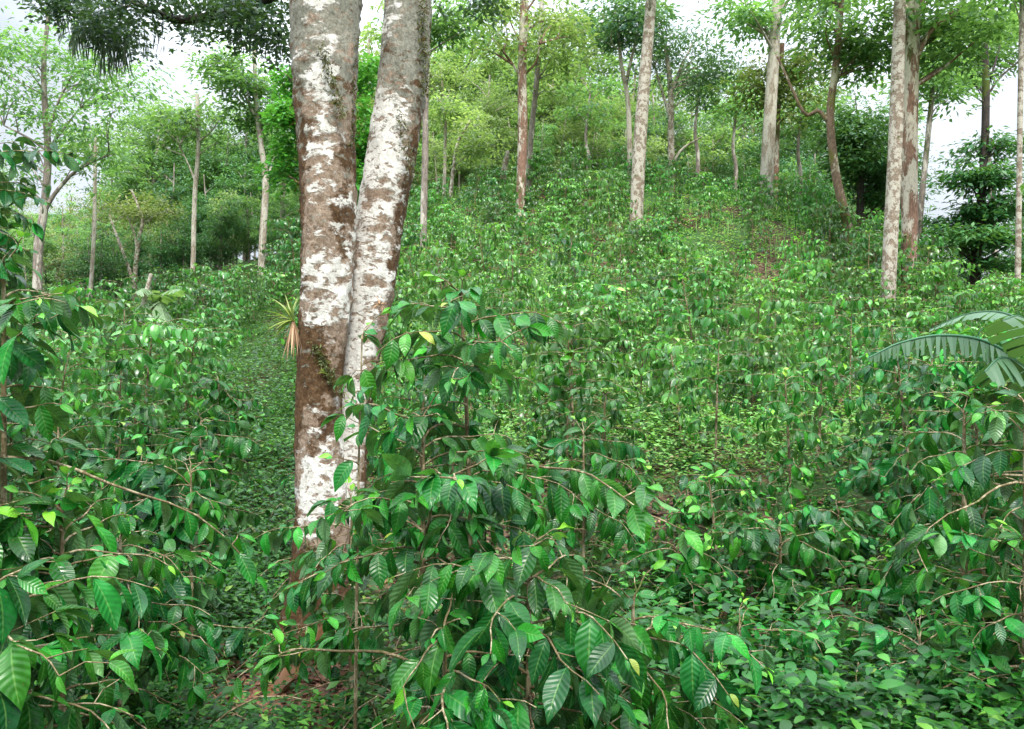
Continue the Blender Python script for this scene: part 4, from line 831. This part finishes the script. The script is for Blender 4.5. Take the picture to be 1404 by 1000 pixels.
bleaf([pt(1440, 545, Yb), pt(1420, 470, Yb+.2), pt(1385, 432, Yb+.5), pt(1330, 430, Yb+.8), pt(1275, 452, Yb+1)], .10, 26, M_banana, tint=(.6, 1), hang=.45, gap=.09)
bleaf([pt(1440, 540, Yb), pt(1425, 470, Yb-.5), pt(1400, 435, Yb-.8), pt(1374, 440, Yb-1)], .2, 12, M_banana, tint=(0, .4), hang=.25, gap=.03)
bleaf([pt(1440, 560, Yb), pt(1465, 420, Yb-.3), pt(1450, 300, Yb-.6), pt(1418, 245, Yb-.8), pt(1405, 262, Yb-.9)], .10, 16, M_vine, tint=(.2, .6), hang=.5, gap=.03)
bleaf([pt(1440, 560, Yb), pt(1410, 510, Yb-.6), pt(1375, 490, Yb-.9), pt(1350, 510, Yb-1)], .22, 14, M_banana, tint=(0, .4), hang=.5, gap=.04)

Yb = 17.0
bx = pt(212, 445, Yb)[0]; r = empty('banana_plant', (bx, Yb, gz(bx, Yb))); o = np.array(r.location)
tag(r, 'pale green banana clump standing at the edge of the left forest', 'banana plant')
g = Geo(); tube(g, np.array([(0, 0, -.2), (.0, 0, .5), (.03, 0, 1.0)]), [.11, .09, .05], 10, 10, tint=.3); link('stem', g.mesh('stem', M_paleban), r)
for P in ([(212, 425), (222, 405), (235, 398), (248, 397)], [(212, 425), (205, 412), (192, 420), (180, 440)], [(212, 425), (216, 412), (224, 430), (228, 450)], [(212, 425), (206, 400), (196, 396), (186, 402)], [(212, 428), (202, 425), (190, 440), (186, 452)]):
    bleaf([pt(u, v, Yb-.3*k) for k, (u, v) in enumerate(P)], .26, 14, M_paleban, tint=(.2, .9), hang=.35, gap=.03)

# fallen sheath by the trunk, a dead twig
c = pt(392, 955, 3.75); z = gz(c[0], c[1]); r = empty('fallen_leaf_sheath', (c[0], c[1], z)); tag(r, 'orange brown curled dead leaf sheath lying at the foot of the twin trunk', 'dead leaf')
g = Geo(); P = np.array([(-.05, -.10, .02), (0, .02, .05), (.06, .16, .14), (.10, .27, .24)])
S = spline(P, 14); T = unit(np.gradient(S, axis=0)); A = unit(np.cross(T, [0, 0, 1.])); th = np.linspace(-1, 1, 7)
V = np.array([[S[k]+A[k]*a*.05*(.5+.5*math.sin(.4+2.4*k/13))+np.array([0, 0, .035*a*a])+np.array([0, 0, .01])*math.sin(a*5+k) for a in th] for k in range(14)])
i = np.arange(13)[:, None]*7; j = np.arange(6)[None]
g.add(V, np.stack([i+j, i+j+1, i+7+j+1, i+7+j], -1).reshape(-1, 4), None, .15); 
M_sheath = leaf_mat('dead sheath', [(0, (.13, .055, .016)), (1, (.20, .09, .03))], rough=.6, trans=.1, tcol=(1, .8, .6), hue=0, back=.2)
link('sheath', g.mesh('sheath', M_sheath), r)

# ------------------------------------------------------------------ camera, light, sky
cam = bpy.data.cameras.new('camera'); co = bpy.data.objects.new('camera', cam); COL.objects.link(co)
co.location = (0, 0, CAMZ); co.rotation_euler = (math.pi/2, 0, 0); cam.sensor_width = 36; cam.lens = 36*F/1404; cam.clip_end = 2000; cam.clip_start = .05
sc.camera = co
el, az = math.radians(56), math.radians(165)      # azimuth clockwise from +Y (ahead of the camera)
sun = bpy.data.lights.new('sun', 'SUN'); so = bpy.data.objects.new('sun', sun); COL.objects.link(so)
sun.energy = 5.0; sun.angle = math.radians(12); sun.color = (1, .96, .88)
from mathutils import Vector
d = Vector((math.sin(az)*math.cos(el), math.cos(az)*math.cos(el), math.sin(el)))
so.rotation_euler = (-d).to_track_quat('-Z', 'Y').to_euler()
w = bpy.data.worlds.new('World'); sc.world = w; w.use_nodes = True; nt = w.node_tree; nt.nodes.clear(); lk = nt.links.new
out = nt.nodes.new('ShaderNodeOutputWorld'); bg = nt.nodes.new('ShaderNodeBackground'); bg.inputs['Strength'].default_value = .1
sky = nt.nodes.new('ShaderNodeTexSky'); sky.sky_type = 'NISHITA'; sky.sun_disc = False; sky.sun_elevation = el; sky.sun_rotation = az; sky.dust_density = 3
tc = nt.nodes.new('ShaderNodeTexCoord'); no = nt.nodes.new('ShaderNodeTexNoise'); no.inputs['Scale'].default_value = 2.2; no.inputs['Detail'].default_value = 6
lk(tc.outputs['Generated'], no.inputs['Vector'])
mr = nt.nodes.new('ShaderNodeMapRange'); mr.inputs['From Min'].default_value = .38; mr.inputs['From Max'].default_value = .62; lk(no.outputs[0], mr.inputs['Value'])
spz = nt.nodes.new('ShaderNodeSeparateXYZ'); lk(tc.outputs['Generated'], spz.inputs[0])
zg = nt.nodes.new('ShaderNodeMapRange'); zg.interpolation_type = 'SMOOTHSTEP'; zg.inputs['From Min'].default_value = .22; zg.inputs['From Max'].default_value = .85; zg.inputs['To Min'].default_value = .235; zg.inputs['To Max'].default_value = 1.3; lk(spz.outputs[2], zg.inputs['Value'])
cl = nt.nodes.new('ShaderNodeMixRGB'); cl.blend_type = 'MULTIPLY'; cl.inputs[0].default_value = 1; cl.inputs[1].default_value = (46, 49, 54, 1); lk(zg.outputs[0], cl.inputs[2])
mr.inputs['To Min'].default_value = .42
mx = nt.nodes.new('ShaderNodeMixRGB'); lk(cl.outputs[0], mx.inputs[2]); lk(mr.outputs[0], mx.inputs[0]); lk(sky.outputs[0], mx.inputs[1])
lk(mx.outputs[0], bg.inputs['Color']); lk(bg.outputs[0], out.inputs['Surface'])
sc.view_settings.view_transform = 'Standard'; sc.view_settings.look = 'None'; sc.view_settings.exposure = 0
sc.render.engine = 'CYCLES'
cy = sc.cycles; cy.max_bounces = 5; cy.diffuse_bounces = 2; cy.glossy_bounces = 1; cy.transmission_bounces = 2; cy.transparent_max_bounces = 4; cy.use_denoising = True
cy.caustics_reflective = False; cy.caustics_refractive = False
